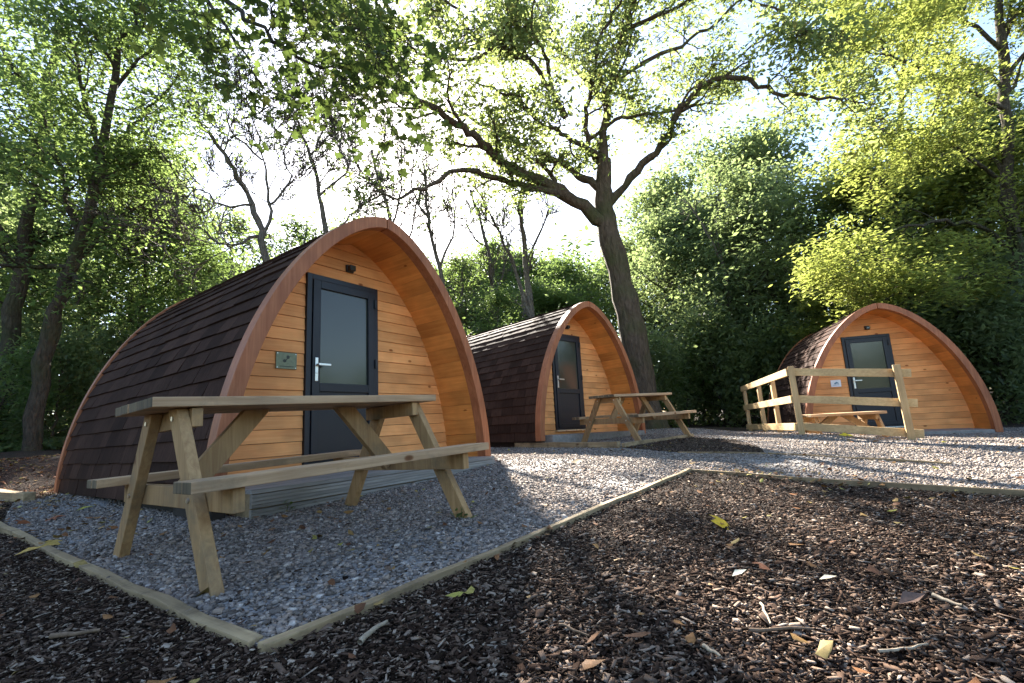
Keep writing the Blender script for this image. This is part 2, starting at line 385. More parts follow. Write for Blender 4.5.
# ------------------------------------------------------------------ edging boards
def board(p, q, label, w=.04, h=.09, top=.028, group='timber edging boards along the gravel'):
    a = np.array((p[0], p[1])); b = np.array((q[0], q[1])); L = np.linalg.norm(b-a)
    za, zb = gf(*a)+top, gf(*b)+top
    o = empty('edging_board', (a[0], a[1], za)); d = b-a; yaw = math.atan2(d[1], d[0]); pit = -math.asin((zb-za)/L)
    o.rotation_euler = (0, pit, yaw)
    bpy.data.objects.remove(o)
    mb = MB(); k = max(2, int(L/.3)); dz = [random.uniform(-.006,.006) for _ in range(k+1)]; dy = [random.uniform(-.008,.008) for _ in range(k+1)]
    V = []
    for i in range(k+1):
        x = L*i/k
        V += [(x, dy[i]-w/2, -h), (x, dy[i]+w/2, -h), (x, dy[i]+w/2, dz[i]), (x, dy[i]-w/2, dz[i]+.002)]
    mb.v = V
    for i in range(k):
        for j in range(4): mb.f.append([i*4+j, i*4+(j+1)%4, i*4+4+(j+1)%4, i*4+4+j])
    mb.f.append([0,1,2,3]); mb.f.append([4*k+3,4*k+2,4*k+1,4*k])
    o = mb.build('edging_board', M['edging'], None, .004)
    o.location = (a[0], a[1], za); o.rotation_euler = (0, pit, yaw)
    return tag(o, label, 'edging', group)
def lerp(p, q, t): return (p[0]+(q[0]-p[0])*t, p[1]+(q[1]-p[1])*t)
board(lerp(CORNER, LB, .004), lerp(CORNER, LB, .44), 'pale edging board from the front corner of the gravel towards the left')
board(lerp(CORNER, LB, .443), lerp(CORNER, LB, 1.12), 'edging board with yellow leaves on it at the left edge')
board((CORNER[0]+.03, CORNER[1]-.03), RB, 'long edging board running from the front corner towards the middle pod')
board(RB, E1, 'thin edging board along the far edge of the mulch, behind the leaf drift', .03, .08, .028)
board(E1, (3.6,1.56), 'thin edging board along the mulch reaching the right edge', .03, .08, .028)
board((-.05,8.3), (1.40,6.68), 'thick edging board before the middle pod, nearest to its picnic table', .075, .16, .095)
board((1.45,6.66), (3.02,8.25), 'edging board slanting away on the right of the middle picnic table', .05, .14, .075)
board((1.86,5.62), (2.6,5.06), 'short thin edging strip in front of the dark mulch patch', .03, .08, .03)
board((2.62,5.05), (3.5,3.92), 'thin edging strip lying across the gravel path, right of the mulch patch', .03, .08, .03)
board((3.3,7.4), (4.0,4.7), 'thin edging strip on the gravel in front of the fence', .025, .07, .026)
board((-4.85,4.7), (-6.4,5.6), 'dark edging timber at the back left foot of the near pod', .09, .14, .09)

# ------------------------------------------------------------------ pods
W, H = 1.535, 2.53
def prof(z):                                 # outer half width at height z
    t = min(max(z/H, 0), 1)
    return W*(1-t**1.825)**.606
def side_curve(inset=0., n=40, z0=-.08):
    """right half profile from the foot to the apex (x>=0), inset towards the inside"""
    pts = [(prof(0), z0)] if z0 < 0 else []
    for i in range(n+1):
        a = i/n; z = H*(1-(1-a)**1.9)
        pts.append((prof(z), z))
    pts[-1] = (0., H)
    if inset == 0: return pts
    out = []
    P = np.array(pts)
    for i in range(len(P)):
        t = P[min(i+1,len(P)-1)]-P[max(i-1,0)]; t = t/np.linalg.norm(t); nrm = np.array((-t[1], t[0]))
        q = P[i]+nrm*inset; out.append((q[0], q[1]))
    # cut at x=0
    res = []
    for i, q in enumerate(out):
        if q[0] > 0: res.append(q)
        else:
            a = out[i-1]; t = a[0]/(a[0]-q[0]); res.append((0., a[1]+(q[1]-a[1])*t)); break
    else: 
        a = np.array(out[-2]); b = np.array(out[-1]); t = b+(b-a)*(b[0]/max(a[0]-b[0],1e-6)); res[-1:] = [(b[0],b[1]), (0., t[1])]
    return res
def full_curve(inset=0., n=40, z0=-.08):
    r = side_curve(inset, n, z0)
    return [(-x, z) for x, z in r]+[(x, z) for x, z in r[::-1][1:]]
def resample(c, n):
    P = np.array(c); s = np.concatenate([[0], np.cumsum(np.linalg.norm(np.diff(P, axis=0), axis=1))])
    t = np.linspace(0, s[-1], n); return np.stack([np.interp(t, s, P[:,0]), np.interp(t, s, P[:,1])], 1), s[-1]
REC, LEN = .62, 3.80
DX, DW, DZ, DH = -.515, .86, .09, 1.89
CIN = full_curve(.092)
CINP = np.array(CIN)
half = CINP[len(CINP)//2:]                   # apex -> right foot
def inner_w(z):
    zz = half[::-1,1]; return float(np.interp(z, zz, half[::-1,0]))
INNER_H = float(half[:,1].max())
def arch(name, y0, y1, inset_in, mat, parent, out=0., split=True):
    """bent laminated arch of two halves meeting at the apex"""
    mb = MB()
    ro, _ = resample(side_curve(-out if out else 0.), 44); ri, _ = resample(side_curve(inset_in), 44)
    for sgn in (-1, 1):
        gap = .007 if split else 0
        b = len(mb.v)
        for i in range(44):
            for (q, y) in ((ro[i], y0), (ri[i], y0), (ri[i], y1), (ro[i], y1)):
                mb.v.append((sgn*max(q[0], gap), y, q[1]))
        for i in range(43):
            for j in range(4): mb.f.append([b+i*4+j, b+i*4+(j+1)%4, b+i*4+4+(j+1)%4, b+i*4+4+j])
        mb.f.append([b,b+1,b+2,b+3]); k = b+43*4; mb.f.append([k+3,k+2,k+1,k])
    return mb.build(name, mat, parent, .004)
def make_pod():
    root = empty('camping_pod')
    arch('front_arch', -.005, .115, .097, M['fascia'], root, .014)
    # apex joint shows as a dark line: a thin strip of sealant standing proud of the face
    arch('rear_arch', LEN-.06, LEN+.02, .10, M['fascia'], root, .03)
    # ---- roof of overlapping shingles
    mb = MB(); rows = 21
    for sgn in (-1, 1):
        c, tot = resample(side_curve(.006, 60), rows+1)
        for r in range(rows):
            a = c[r]; b = c[r+1]
            t = (b-a)/np.linalg.norm(b-a); nr = np.array((t[1], -t[0]))       # outward for the right half
            bb = b+t*.03 if r < rows-1 else b
            y = .118-random.uniform(0,.15)
            while y < LEN-.062:
                w = random.uniform(.18,.36); ya = max(y, .118); yb = min(y+w-.004, LEN-.062); y += w
                if yb-ya < .02: continue
                lift = .021+random.uniform(-.003,.004); drop = random.uniform(-.003,.005); tl = random.uniform(-.003,.003)
                lo = a-t*drop
                p = []
                for (q, off) in ((lo, -.004), (lo, lift), (bb, .002), (bb, -.012)):
                    e = q+nr*off; p.append(e)
                V = []
                for yy, ex in ((ya, tl), (yb, -tl)):
                    for k, e in enumerate(p):
                        f = e+nr*(ex if k in (1,) else 0); V.append((sgn*f[0], yy, f[1]))
                mb.hexa([V[0],V[1],V[2],V[3],V[4],V[5],V[6],V[7]])
    mb.build('roof', M['roof'], root)
    # ---- lining shell under the shingles, closed at the back by the rear wall
    mb = MB(); c1, _ = resample(full_curve(.02), 61); 
    for i in range(60):
        for c, y0, y1 in ((c1, .1, LEN-.05),):
            mb.poly([(c[i][0],y0,c[i][1]),(c[i+1][0],y0,c[i+1][1]),(c[i+1][0],y1,c[i+1][1]),(c[i][0],y1,c[i][1])])
    mb.build('roof_lining', M['skin'], root)
    # ---- soffit: boards running from the arch back to the front wall
    mb = MB(); nb = 34; c, _ = resample(CIN, nb+1); c2, _ = resample(full_curve(.072), nb+1)
    for i in range(nb):
        a, b = c[i], c[i+1]; a2, b2 = c2[i], c2[i+1]; d = (b-a)/np.linalg.norm(b-a)*.0015
        j = random.uniform(-.0012,.0012)
        a = a+d; b = b-d
        mb.hexa([(a[0],.112,a[1]+j),(b[0],.112,b[1]+j),(b[0],REC+.05,b[1]+j),(a[0],REC+.05,a[1]+j),(a2[0],.112,a2[1]),(b2[0],.112,b2[1]),(b2[0],REC+.05,b2[1]),(a2[0],REC+.05,a2[1])])
    mb.build('soffit', M['soffit'], root)
    # ---- front wall of lapped boards around the door
    mb = MB(); z = -.03; bh = .1185
    while z < INNER_H-.01:
        z1 = min(z+bh-.004, INNER_H-.004)
        def seg(xa0, xb0, xa1, xb1, z0=z, z1=z1):
            # slightly wedge shaped: bottom edge stands proud
            mb.hexa([(xa0,REC-.012,z0),(xb0,REC-.012,z0),(xb0,REC+.03,z0),(xa0,REC+.03,z0),(xa1,REC-.002,z1),(xb1,REC-.002,z1),(xb1,REC+.03,z1),(xa1,REC+.03,z1)])
        w0, w1 = inner_w(max(z,0))+.01, inner_w(z1)+.004
        if z < DZ+DH and z1 > DZ:
            zt = min(z1, DZ+DH)
            seg(-w0, DX-.004, -w1, DX-.004); seg(DX+DW+.004, w0, DX+DW+.004, w1)
            if z1 > DZ+DH+.01: seg(DX-.004, DX+DW+.004, DX-.004, DX+DW+.004, DZ+DH+.004, z1)
        else: seg(-w0, w0, -w1, w1)
        z += bh
    mb.build('front_wall', M['wall'], root)
    mb = MB(); c, _ = resample(full_curve(.06), 61)
    mb.poly([(p[0], REC+.034, p[1]) for p in c]); mb.build('wall_backing', M['skin'], root)
    mb = MB(); c, _ = resample(full_curve(.03), 61)
    n0 = len(mb.v)
    mb.poly([(p[0], LEN-.045, p[1]) for p in c]); mb.build('rear_wall', M['wall'], root)
    # ---- door
    dr = MB(); y0 = REC-.035; fw = .055
    x0, x1, z0, z1 = DX, DX+DW, DZ, DZ+DH
    dr.box(x0, x0+fw, y0, REC+.03, z0, z1); dr.box(x1-fw, x1, y0, REC+.03, z0, z1); dr.box(x0+fw, x1-fw, y0, REC+.03, z1-fw, z1); dr.box(x0+fw, x1-fw, y0, REC+.03, z0, z0+.03)
    door = dr.build('door', M['door'], root, .004)
    lf = MB(); ya = REC-.05; lx0, lx1, lz0, lz1 = x0+fw+.004, x1-fw-.004, z0+.034, z1-fw-.004; s = .082; gm = z0+.70
    lf.box(lx0, lx0+s, ya, REC+.01, lz0, lz1); lf.box(lx1-s, lx1, ya, REC+.01, lz0, lz1)
    lf.box(lx0+s, lx1-s, ya, REC+.01, lz1-s, lz1); lf.box(lx0+s, lx1-s, ya, REC+.01, lz0, lz0+s); lf.box(lx0+s, lx1-s, ya, REC+.01, gm, gm+.085)
    lf.build('door_leaf', M['door'], door, .005)
    pn = MB(); pn.box(lx0+s-.002, lx1-s+.002, ya+.022, REC-.005, lz0+s-.002, gm+.002); pn.build('door_panel', M['door'], door, .003)
    gl = MB(); gl.box(lx0+s-.002, lx1-s+.002, ya+.024, REC-.008, gm+.083, lz1-s+.002); gl.build('glass_pane', M['glass'], door)
    hd = MB(); hx = lx0+s*.5; hz = z0+.93
    hd.box(hx-.016, hx+.016, ya-.009, ya+.001, hz-.13, hz+.10)
    hd.lathe([(.011,ya-.055),(.011,ya-.005)], 12, 'y', (hx,0,hz+.03))
    hd.beam((hx-.008,ya-.05,hz+.03), (hx+.125,ya-.05,hz+.03), .016, .02)
    hd.lathe([(.010,ya-.014),(.010,ya-.005)], 10, 'y', (hx,0,hz-.05))
    hd.build('handle', M['metal'], door, .002)
    for zz in (z0+.22, z0+1.02, z0+1.70):
        hg = MB(); hg.box(x1-fw-.012, x1-fw+.03, ya-.012, ya+.004, zz-.045, zz+.045); hg.lathe([(.011,zz-.05),(.011,zz+.05)], 10, 'z', (x1-fw+.004, ya-.012, 0)); hg.build('hinge', M['black'], door)
    th = MB(); th.box(x0-.01, x1+.01, REC-.065, REC+.03, z0-.03, z0-.001); th.build('threshold', M['metal'], door, .003)
    # ---- wall lamp above the door
    lm = MB(); lx, lz = -.02, 2.14
    lm.box(lx-.045, lx+.045, REC-.035, REC-.008, lz-.04, lz+.04); lm.box(lx-.035, lx+.035, REC-.085, REC-.034, lz-.032, lz+.028)
    lamp = lm.build('wall_lamp', M['black'], root, .006)
    ln = MB(); ln.box(lx-.026, lx+.026, REC-.089, REC-.082, lz-.022, lz+.012); ln.build('lens', M['glass'], lamp, .002)
    # ---- base timbers
    bs = MB(); bs.box(-W+.10, W-.10, REC+.036, LEN-.02, -.30, -.035)
    bs.box(-W+.02, -W+.12, .03, REC+.034, -.30, -.085); bs.box(W-.12, W-.02, .03, REC+.034, -.30, -.085)
    bs.build('base_frame', M['rubber'], root, .01)
    return root
pod = make_pod()
PODS = [(-1.231, 4.488, .175, 55.495, -.957), (1.498, 8.804, .223, 42.304, -1.972), (7.277, 9.10, -.171, -17.655, -1.179)]
POD_LABEL = ['large near camping pod in shade with brown shingle roof, behind the nearest picnic table',
             'middle camping pod with glinting roof beside the big oak trunk',
             'farthest right camping pod behind the post and rail fence, frosted pale door pane']
pods = []
for i, (px_, py_, pz_, yaw, rl) in enumerate(PODS):
    p = pod if i == 0 else copy_tree(pod)
    p.location = (px_, py_, pz_); p.rotation_euler = (0, R(-rl), R(yaw))
    tag(p, POD_LABEL[i], 'camping pod', 'arched timber camping pods in the clearing'); pods.append(p)
def on_pod(i, o):                             # same place and turn as pod i
    o.location = pods[i].location; o.rotation_euler = pods[i].rotation_euler
    return o
# deck / steps
def deck(i, x0, x1, y0, y1, top, bottom, ribs, mat, label, name, cat):
    root = on_pod(i, empty(name))
    mb = MB()
    if ribs:
        y = y0; bw = .12
        while y < y1-.02:
            ye = min(y+bw, y1); k = 5; r = (ye-y-.004)/k
            for j in range(k):
                mb.box(x0, x1, y+j*r+.003, y+(j+1)*r-.002, top-.006, top)
            mb.box(x0, x1, y+.001, ye-.003, top-.028, top-.005)
            y += bw
        mb.build('deck_boards', mat, root)
        mb = MB(); z = top-.03
        while z > bottom:
            zb = max(z-.095, bottom); k = 4; r = (z-zb-.004)/k
            for j in range(k): mb.box(x0+.003, x1-.003, y0-.004, y0+.01, zb+j*r+.003, zb+(j+1)*r-.002)
            mb.box(x0+.003, x1-.003, y0+.004, y0+.03, zb, z-.004)
            z -= .099
        mb.build('fascia_board', mat, root)
        mb = MB(); mb.box(x0+.01, x1-.01, y0+.035, y1, bottom, top-.03); mb.build('deck_frame', M['edging'], root, .004)
    else:
        mb.box(x0, x1, y0, y1, bottom, top); mb.build('slab', mat, root, .012)
    return tag(root, label, cat)
deck(0, -1.36, 1.36, -.20, REC-.02, .02, -.22, True, M['deck'], 'grey ribbed timber deck at the doorway of the near pod', 'timber_deck', 'deck')
deck(1, -1.36, 1.36, -.10, REC-.02, .01, -.30, False, M['concrete'], 'pale stone slab under the doorway of the middle pod', 'door_slab', 'slab')
deck(2, -1.36, 1.36, -.14, REC-.02, .01, -.30, False, M['concrete'], 'pale stone slab under the doorway of the right pod', 'door_slab', 'slab')
# plaques
def plaque(i, cx, cz, w, h, mat, mot, label, motif):
    root = on_pod(i, empty('plaque'))
    mb = MB(); mb.box(cx-w/2, cx+w/2, REC-.022, REC-.012, cz-h/2, cz+h/2); mb.build('plate', mat, root, .002)
    mb = MB(); y = REC-.0235
    for pts in motif:
        mb.poly([(cx+px*w, y, cz+pz*h) for px, pz in pts]); mb.poly([(cx+px*w, y+.002, cz+pz*h) for px, pz in pts][::-1])
    mb.build('motif', mot, root)
    for sx in (-1,1):
        for sz in (-1,1):
            mb = MB(); mb.lathe([(.005,REC-.025),(.005,REC-.02)], 8, 'y', (cx+sx*(w/2-.012),0,cz+sz*(h/2-.012))); mb.build('screw', M['metal'], root)
    return tag(root, label, 'plaque')
def blob(cx, cz, rx, rz, n=10): return [(cx+rx*math.cos(2*math.pi*k/n)*(1+.15*math.sin(3*k)), cz+rz*math.sin(2*math.pi*k/n)) for k in range(n)]
plaque(0, -.70, 1.07, .20, .155, M['brass'], M['motif'], 'small green brass plaque with dark motif on the near pod, left of its door',
       [blob(.06,.22,.075,.11), blob(-.10,-.02,.085,.10), [(-.06,.03),(.02,.15),(.05,.12),(-.03,-.01)], [(.10,.26),(.2,.3),(.12,.2)], [(-.34,-.33),(.34,-.33),(.34,-.37),(-.34,-.37)]])
plaque(2, -.74, 1.02, .185, .145, M['whiteplate'], M['bluemotif'], 'small white plaque with blue motif on the right pod, left of its door',
       [[(-.22,-.08),(-.08,.12),(.08,.22),(.24,.1),(.28,-.1),(.1,-.02),(-.05,-.12)], [(-.3,-.2),(.3,-.2),(.3,-.26),(-.3,-.26)]])

# ------------------------------------------------------------------ picnic tables
def make_table(L=1.577, Wt=.56, Ht=.75, Hs=.414, Ws=.716, ws=.18, Wf=.622, e=.10, low=False):
    root = empty('picnic_table'); t = .042
    def plank_row(name, y0, y1, n, z, parent=root):
        mb = MB(); w = (y1-y0)/n
        for k in range(n):
            j = random.uniform(-.005,.005)
            mb.box(j, L+j, y0+k*w+.003, y0+(k+1)*w-.003, z-t, z)
        o = mb.build(name, M['table'], parent, .004)
        o.data.materials.append(M['endgrain'])
        for f in o.data.polygons:
            if abs(f.normal.x) > .9: f.material_index = 1
        return o
    plank_row('tabletop', -Wt/2, Wt/2, 5, Ht)
    if not low:
        plank_row('bench_seat', -Ws, -Ws+ws, 2, Hs); plank_row('bench_seat', Ws-ws, Ws, 2, Hs)
    tw, th = .045, .092
    zt = Ht-t-.004
    for x in (e, L-e-tw):
        inn = 1 if x < L/2 else -1
        for s in (-1, 1):
            mb = MB(); yt = s*(Wt/2-.12)
            a = Vector((x+tw/2, s*(Wf-.045), 0)); b = Vector((x+tw/2, yt, zt))
            mb.beam(a, b, tw, th, up=(0,1,0) if False else (0, -s*(b-a).z, s*(b-a).y) , cuta=-.012, cutb=zt)
            mb.build('leg', M['table_leg'], root, .004)
        xb = x+tw+.0015 if inn > 0 else x-tw-.0015
        if not low:
            mb = MB(); mb.box(xb, xb+tw, -Ws+.045, Ws-.045, Hs-t-th-.002, Hs-t-.002); mb.build('cross_beam', M['table_leg'], root, .004)
        mb = MB(); mb.box(xb, xb+tw, -Wt/2+.03, Wt/2-.03, zt-th*.9, zt-.001); mb.build('top_batten', M['table_leg'], root, .004)
        zb = (Hs-t-th*.55) if not low else zt*.45
        a = Vector((xb+tw/2+inn*.03, .0, zb)); b = Vector((xb+tw/2+inn*.36, .0, zt))
        mb = MB(); mb.beam(a, b, tw, .1, up=(0,0,1), cutb=zt-.001); mb.build('brace', M['table_leg'], root, .004)
        if low:
            mb = MB(); mb.box(xb, xb+tw, -Wf*.55, Wf*.55, zb-.05, zb+.03); mb.build('cross_beam', M['table_leg'], root, .004)
        # bolt heads
        for s in (-1, 1):
            for z, yy in ((Hs-t-th*.5, s*(Wf-.045-(Wf-.045-Wt/2+.12)*(Hs-t-th*.5)/zt)), (zt-th*.45, s*(Wt/2-.105))):
                xo = x-.003 if inn > 0 else x+tw-.002
                mb = MB(); mb.lathe([(.011, xo-.003), (.011, xo+.004)], 8, 'x', (0, yy, z)); mb.build('bolt', M['metal'], root)
    return root
t1 = make_table(); t1.location = (-1.692, 2.058, .004); t1.rotation_euler = (R(-.786), R(-.448), R(53.227))
tag(t1, 'weathered timber picnic table with bench seats, nearest and largest in view', 'picnic table', 'timber picnic tables by the pods')
t2 = copy_tree(t1); t2.location = (1.382, 7.651, .119); t2.rotation_euler = (R(.776), R(.029), R(37.797))
tag(t2, 'sunlit timber picnic table in front of the middle pod', 'picnic table')
t3 = make_table(L=1.22, Wt=.48, Ht=.47, Wf=.33, Hs=.30, e=.08, low=True); t3.name = 'low_table'; t3.location = (4.78, 7.95, -.15); t3.rotation_euler = (0, R(1.0), R(-1))
tag(t3, 'low slatted timber table behind the fence rails', 'low table')

# ------------------------------------------------------------------ fence by the right pod
def fence():
    root = empty('post_and_rail_fence', (4.52, 7.6, 0))
    C = np.array((4.52, 7.6, .03)); Rr = np.array((5.66, 6.9, -.135)); Lf = np.array((5.42, 11.1, -.08))
    org = np.array((4.52, 7.6, 0))
    dr = (Rr-C); lr = np.linalg.norm(dr[:2]); dl = (Lf-C)
    posts = [C, Rr]+[C+dl*k for k in (.33, .62, 1.)]
    hts = [1.09, 1.12, 1.06, 1.06, 1.05]
    for p, h in zip(posts, hts):
        q = p-org; mb = MB(); d = dr/lr if p is Rr or p is C else dl/np.linalg.norm(dl[:2]); s = .045
        n = np.array((-d[1], d[0], 0)); dd = np.array((d[0], d[1], 0))
        V = []
        for z in (-.12, h):
            for i, j in ((-1,-1),(1,-1),(1,1),(-1,1)): V.append(q+dd*s*i+n*s*.8*j+np.array((0,0,z)))
        mb.hexa(V); mb.build('post', M['fence_post'], root, .006)
    for z in (.12, .56, 1.0):
        for (a, b, nrm) in ((C, Rr+dr*.12, 1), (C, Lf, -1)):
            d = b-a; d = d/np.linalg.norm(d[:2]); n = np.array((-d[1], d[0], 0))
            if nrm < 0: off = n*.058            # left run: rails on the outside of the posts
            else: off = -n*-.058
            p = a-org+off+np.array((0,0,z)); q = b-org+off+np.array((0,0,z))
            if nrm > 0: p = p+d*-.03
            mb = MB(); mb.beam(p, q, .035, .118); mb.build('rail', M['fence'], root, .005)
    return tag(root, 'new pale timber post and rail fence in front of the right pod', 'fence')
fence()

# ------------------------------------------------------------------ trees
def unit(v): return v/np.linalg.norm(v)
class Tree:
    def __init__(s): s.V = []; s.F = []; s.n = 0; s.lp = []
    def tube(s, pts, rad, k):
        pts = np.asarray(pts); m = len(pts)
        T = np.gradient(pts, axis=0); T /= np.linalg.norm(T, axis=1)[:,None]+1e-9
        ref = np.array((1.,0,0)) if abs(T[0][0]) < .8 else np.array((0,1.,0))
        A = np.cross(T, ref); A /= np.linalg.norm(A, axis=1)[:,None]+1e-9; B = np.cross(T, A)
        an = np.arange(k)*2*np.pi/k
        ring = pts[:,None,:]+np.asarray(rad)[:,None,None]*(np.cos(an)[None,:,None]*A[:,None,:]+np.sin(an)[None,:,None]*B[:,None,:])
        s.V.append(ring.reshape(-1,3))
        i = np.arange(m-1)[:,None]*k; j = np.arange(k)[None]; j2 = (j+1) % k
        s.F.append((np.stack([i+j, i+j2, i+k+j2, i+k+j], 2).reshape(-1,4))+s.n); s.n += m*k
    def branch(s, p, d, L, r, lev, P):
        top = P['lev']; n = 6 if lev < top else 4
        pts = [p]; d = unit(d)
        for _ in range(n):
            d = unit(d+RNG.normal(0, P['wig'], 3)+np.array((0,0,P['up']))); p = p+d*(L/n); pts.append(p)
        pts = np.array(pts); rad = np.linspace(r, max(r*.3, P.get('rmn', .003)*.8), n+1)
        if r > P.get('rmin', .0): s.tube(pts, rad, 6 if r > .03 else 3)
        if lev < top:
            for c in range(P['kids'][lev]):
                t = RNG.uniform(.22, 1.); f = t*n; i = min(int(f), n-1); q = pts[i]+(pts[i+1]-pts[i])*(f-i); td = unit(pts[i+1]-pts[i])
                ax = unit(np.cross(td, RNG.normal(size=3))); an = RNG.normal(P['ang'], .22)
                cd = td*math.cos(an)+ax*math.sin(an)
                s.branch(q, cd, L*RNG.uniform(.4,.68)*(1.1-.35*t), max(r*(1-.65*t)*P.get('taper', .55), P.get('rmn', .004)), lev+1, P)
        if lev >= top-P.get('leaflev', 0):
            k = P['leaf'] if lev == top else P['leaf']/2
            if k:
                k = RNG.poisson(k)
                t = RNG.uniform(.15, 1.05, k)*n; i = np.minimum(t.astype(int), n-1)
                q = pts[i]+(pts[i+1]-pts[i])*(t-i)[:,None]
                s.lp.append(q+RNG.normal(size=(k,3))*np.array(P.get('spread', (.12,.12,.1)))[None])
    def limb(s, pts, r0, r1, P, kids=8, klen=1.5, sides=8, t0=.2, jit=.03):
        pts = np.asarray(pts, float); n = len(pts)
        # Catmull-Rom smoothing with a little crookedness
        Q = []
        E = np.vstack([2*pts[0]-pts[1], pts, 2*pts[-1]-pts[-2]])
        for i in range(1, n):
            a, b, c, d = E[i-1], E[i], E[i+1], E[i+2]
            for t in np.arange(0, 1, .25):
                Q.append(.5*((2*b)+(-a+c)*t+(2*a-5*b+4*c-d)*t*t+(-a+3*b-3*c+d)*t**3))
        Q.append(pts[-1]); Q = np.array(Q); m = len(Q)
        Q[1:-1] += RNG.normal(size=(m-2,3))*jit
        rad = np.linspace(r0, r1, m)*(1+RNG.normal(size=m)*.075)
        s.tube(Q, rad, sides)
        for c in range(kids):
            t = RNG.uniform(t0, 1)*(m-1); i = min(int(t), m-2); q = Q[i]+(Q[i+1]-Q[i])*(t-i); td = unit(Q[i+1]-Q[i])
            ax = unit(np.cross(td, RNG.normal(size=3))); an = RNG.normal(P['ang'], .25)
            s.branch(q, td*math.cos(an)+ax*math.sin(an), klen*RNG.uniform(.6,1.25), max(r0+(r1-r0)*t/m, .01)*.5, 0, P)
        return Q
    def trunk_mesh(s, name, mat):
        V = np.concatenate(s.V); Fq = np.concatenate(s.F)
        return mesh_np(name, V, np.full(len(Fq), 4), Fq.ravel(), mat, smooth=True)
    def crown_mesh(s, name, mat, size, shape='oval', flat=.9, keep=None):
        P = np.concatenate(s.lp)
        if keep is not None: P = P[keep(P)]
        return leaf_mesh(name, P, mat, size, shape, flat)
SHAPES = {
 'oval': ([(-1,0,0),(-.1,-.46,.10),(1,0,-.12),(-.1,.46,.10)], [(0,1,2),(0,2,3)]),
 'quad': ([(-1,0,0),(0,-.55,.08),(1,0,-.1),(0,.55,.08)], [(0,1,2,3)]),
 'oak': ([(-1,0,0),(-.5,-.28,.08),(-.15,-.3,.06),(.2,-.52,.1),(.7,-.38,.02),(1,0,-.15),(.7,.38,.02),(.2,.52,.1),(-.15,.3,.06),(-.5,.28,.08)], [(0,1,2,3,4,5),(0,5,6,7,8,9)]),
 'lobed': ([(-1,0,.0),(-.62,-.75,-.12),(-.2,-.42,.06),(.25,-.85,-.12),(.3,-.3,.05),(1,0,-.2),(.3,.3,.05),(.25,.85,-.12),(-.2,.42,.06),(-.62,.75,-.12)], [(0,1,2,3,4,5),(0,5,6,7,8,9)]),
 'needle': ([(-1,-.09,0),(1,-.02,-.1),(1,.02,-.1),(-1,.09,0)], [(0,1,2,3)]),
}
def leaf_mesh(name, P, mat, size, shape, flat):
    T, fc = SHAPES[shape]; T = np.array(T); n = len(P); k = len(T)
    Rm = rand_rot(n, flat); S = size*.5*np.clip(RNG.normal(1, .25, n), .5, 1.7)
    V = np.einsum('nij,nkj->nki', Rm, T[None]*S[:,None,None])+P[:,None,:]
    fs = np.array([len(f) for f in fc]); fi = np.concatenate([np.array(f) for f in fc])
    return mesh_np(name, V.reshape(-1,3), np.tile(fs, n), (fi[None]+np.arange(n)[:,None]*k).ravel(), mat)

LM = {
 'oak': leaf('oak_leaf', [(0,(.045,.07,.022)),(.5,(.07,.10,.028)),(.88,(.115,.13,.035)),(.97,(.17,.13,.03)),(1,(.24,.09,.03))], (.36,.43,.13), .52),
 'over': leaf('sycamore_leaf', [(0,(.03,.055,.016)),(.6,(.05,.08,.02)),(.93,(.09,.11,.025)),(1,(.18,.08,.03))], (.18,.26,.055), .36),
 'dark': leaf('dark_leaf', [(0,(.05,.074,.036)),(.6,(.08,.108,.05)),(1,(.12,.14,.06))], (.36,.45,.16), .5),
 'fresh': leaf('fresh_leaf', [(0,(.035,.065,.019)),(.6,(.056,.092,.026)),(1,(.10,.13,.038))], (.28,.385,.10), .5),
 'yellow': leaf('yellow_green_leaf', [(0,(.07,.10,.02)),(.5,(.11,.135,.026)),(.85,(.17,.17,.03)),(1,(.25,.16,.045))], (.46,.52,.12), .5),
 'pale': leaf('pale_needle', [(0,(.06,.085,.06)),(1,(.11,.14,.09))], (.25,.33,.16), .4),
}
BK = {
 'oak': bark('oak_bark', (.045,.03,.02), (.16,.115,.08), (.075,.075,.03), 7),
 'dark': bark('dark_bark', (.03,.024,.017), (.11,.088,.065), (.045,.055,.018), 10),
 'grey': bark('grey_bark', (.07,.06,.05), (.22,.195,.165), None, 12),
}
def plant_tree(T, name, loc, wood, leafm, size, shape, label, cat='tree', group=None, flat=.9):
    root = empty(name, loc)
    t = obj('trunk', T.trunk_mesh('trunk', wood), root)
    c = obj('crown', T.crown_mesh('crown', leafm, size, shape, flat), root)
    return tag(root, label, cat, group)
def rel(pts, o): return [np.asarray(p)-np.asarray(o) for p in pts]

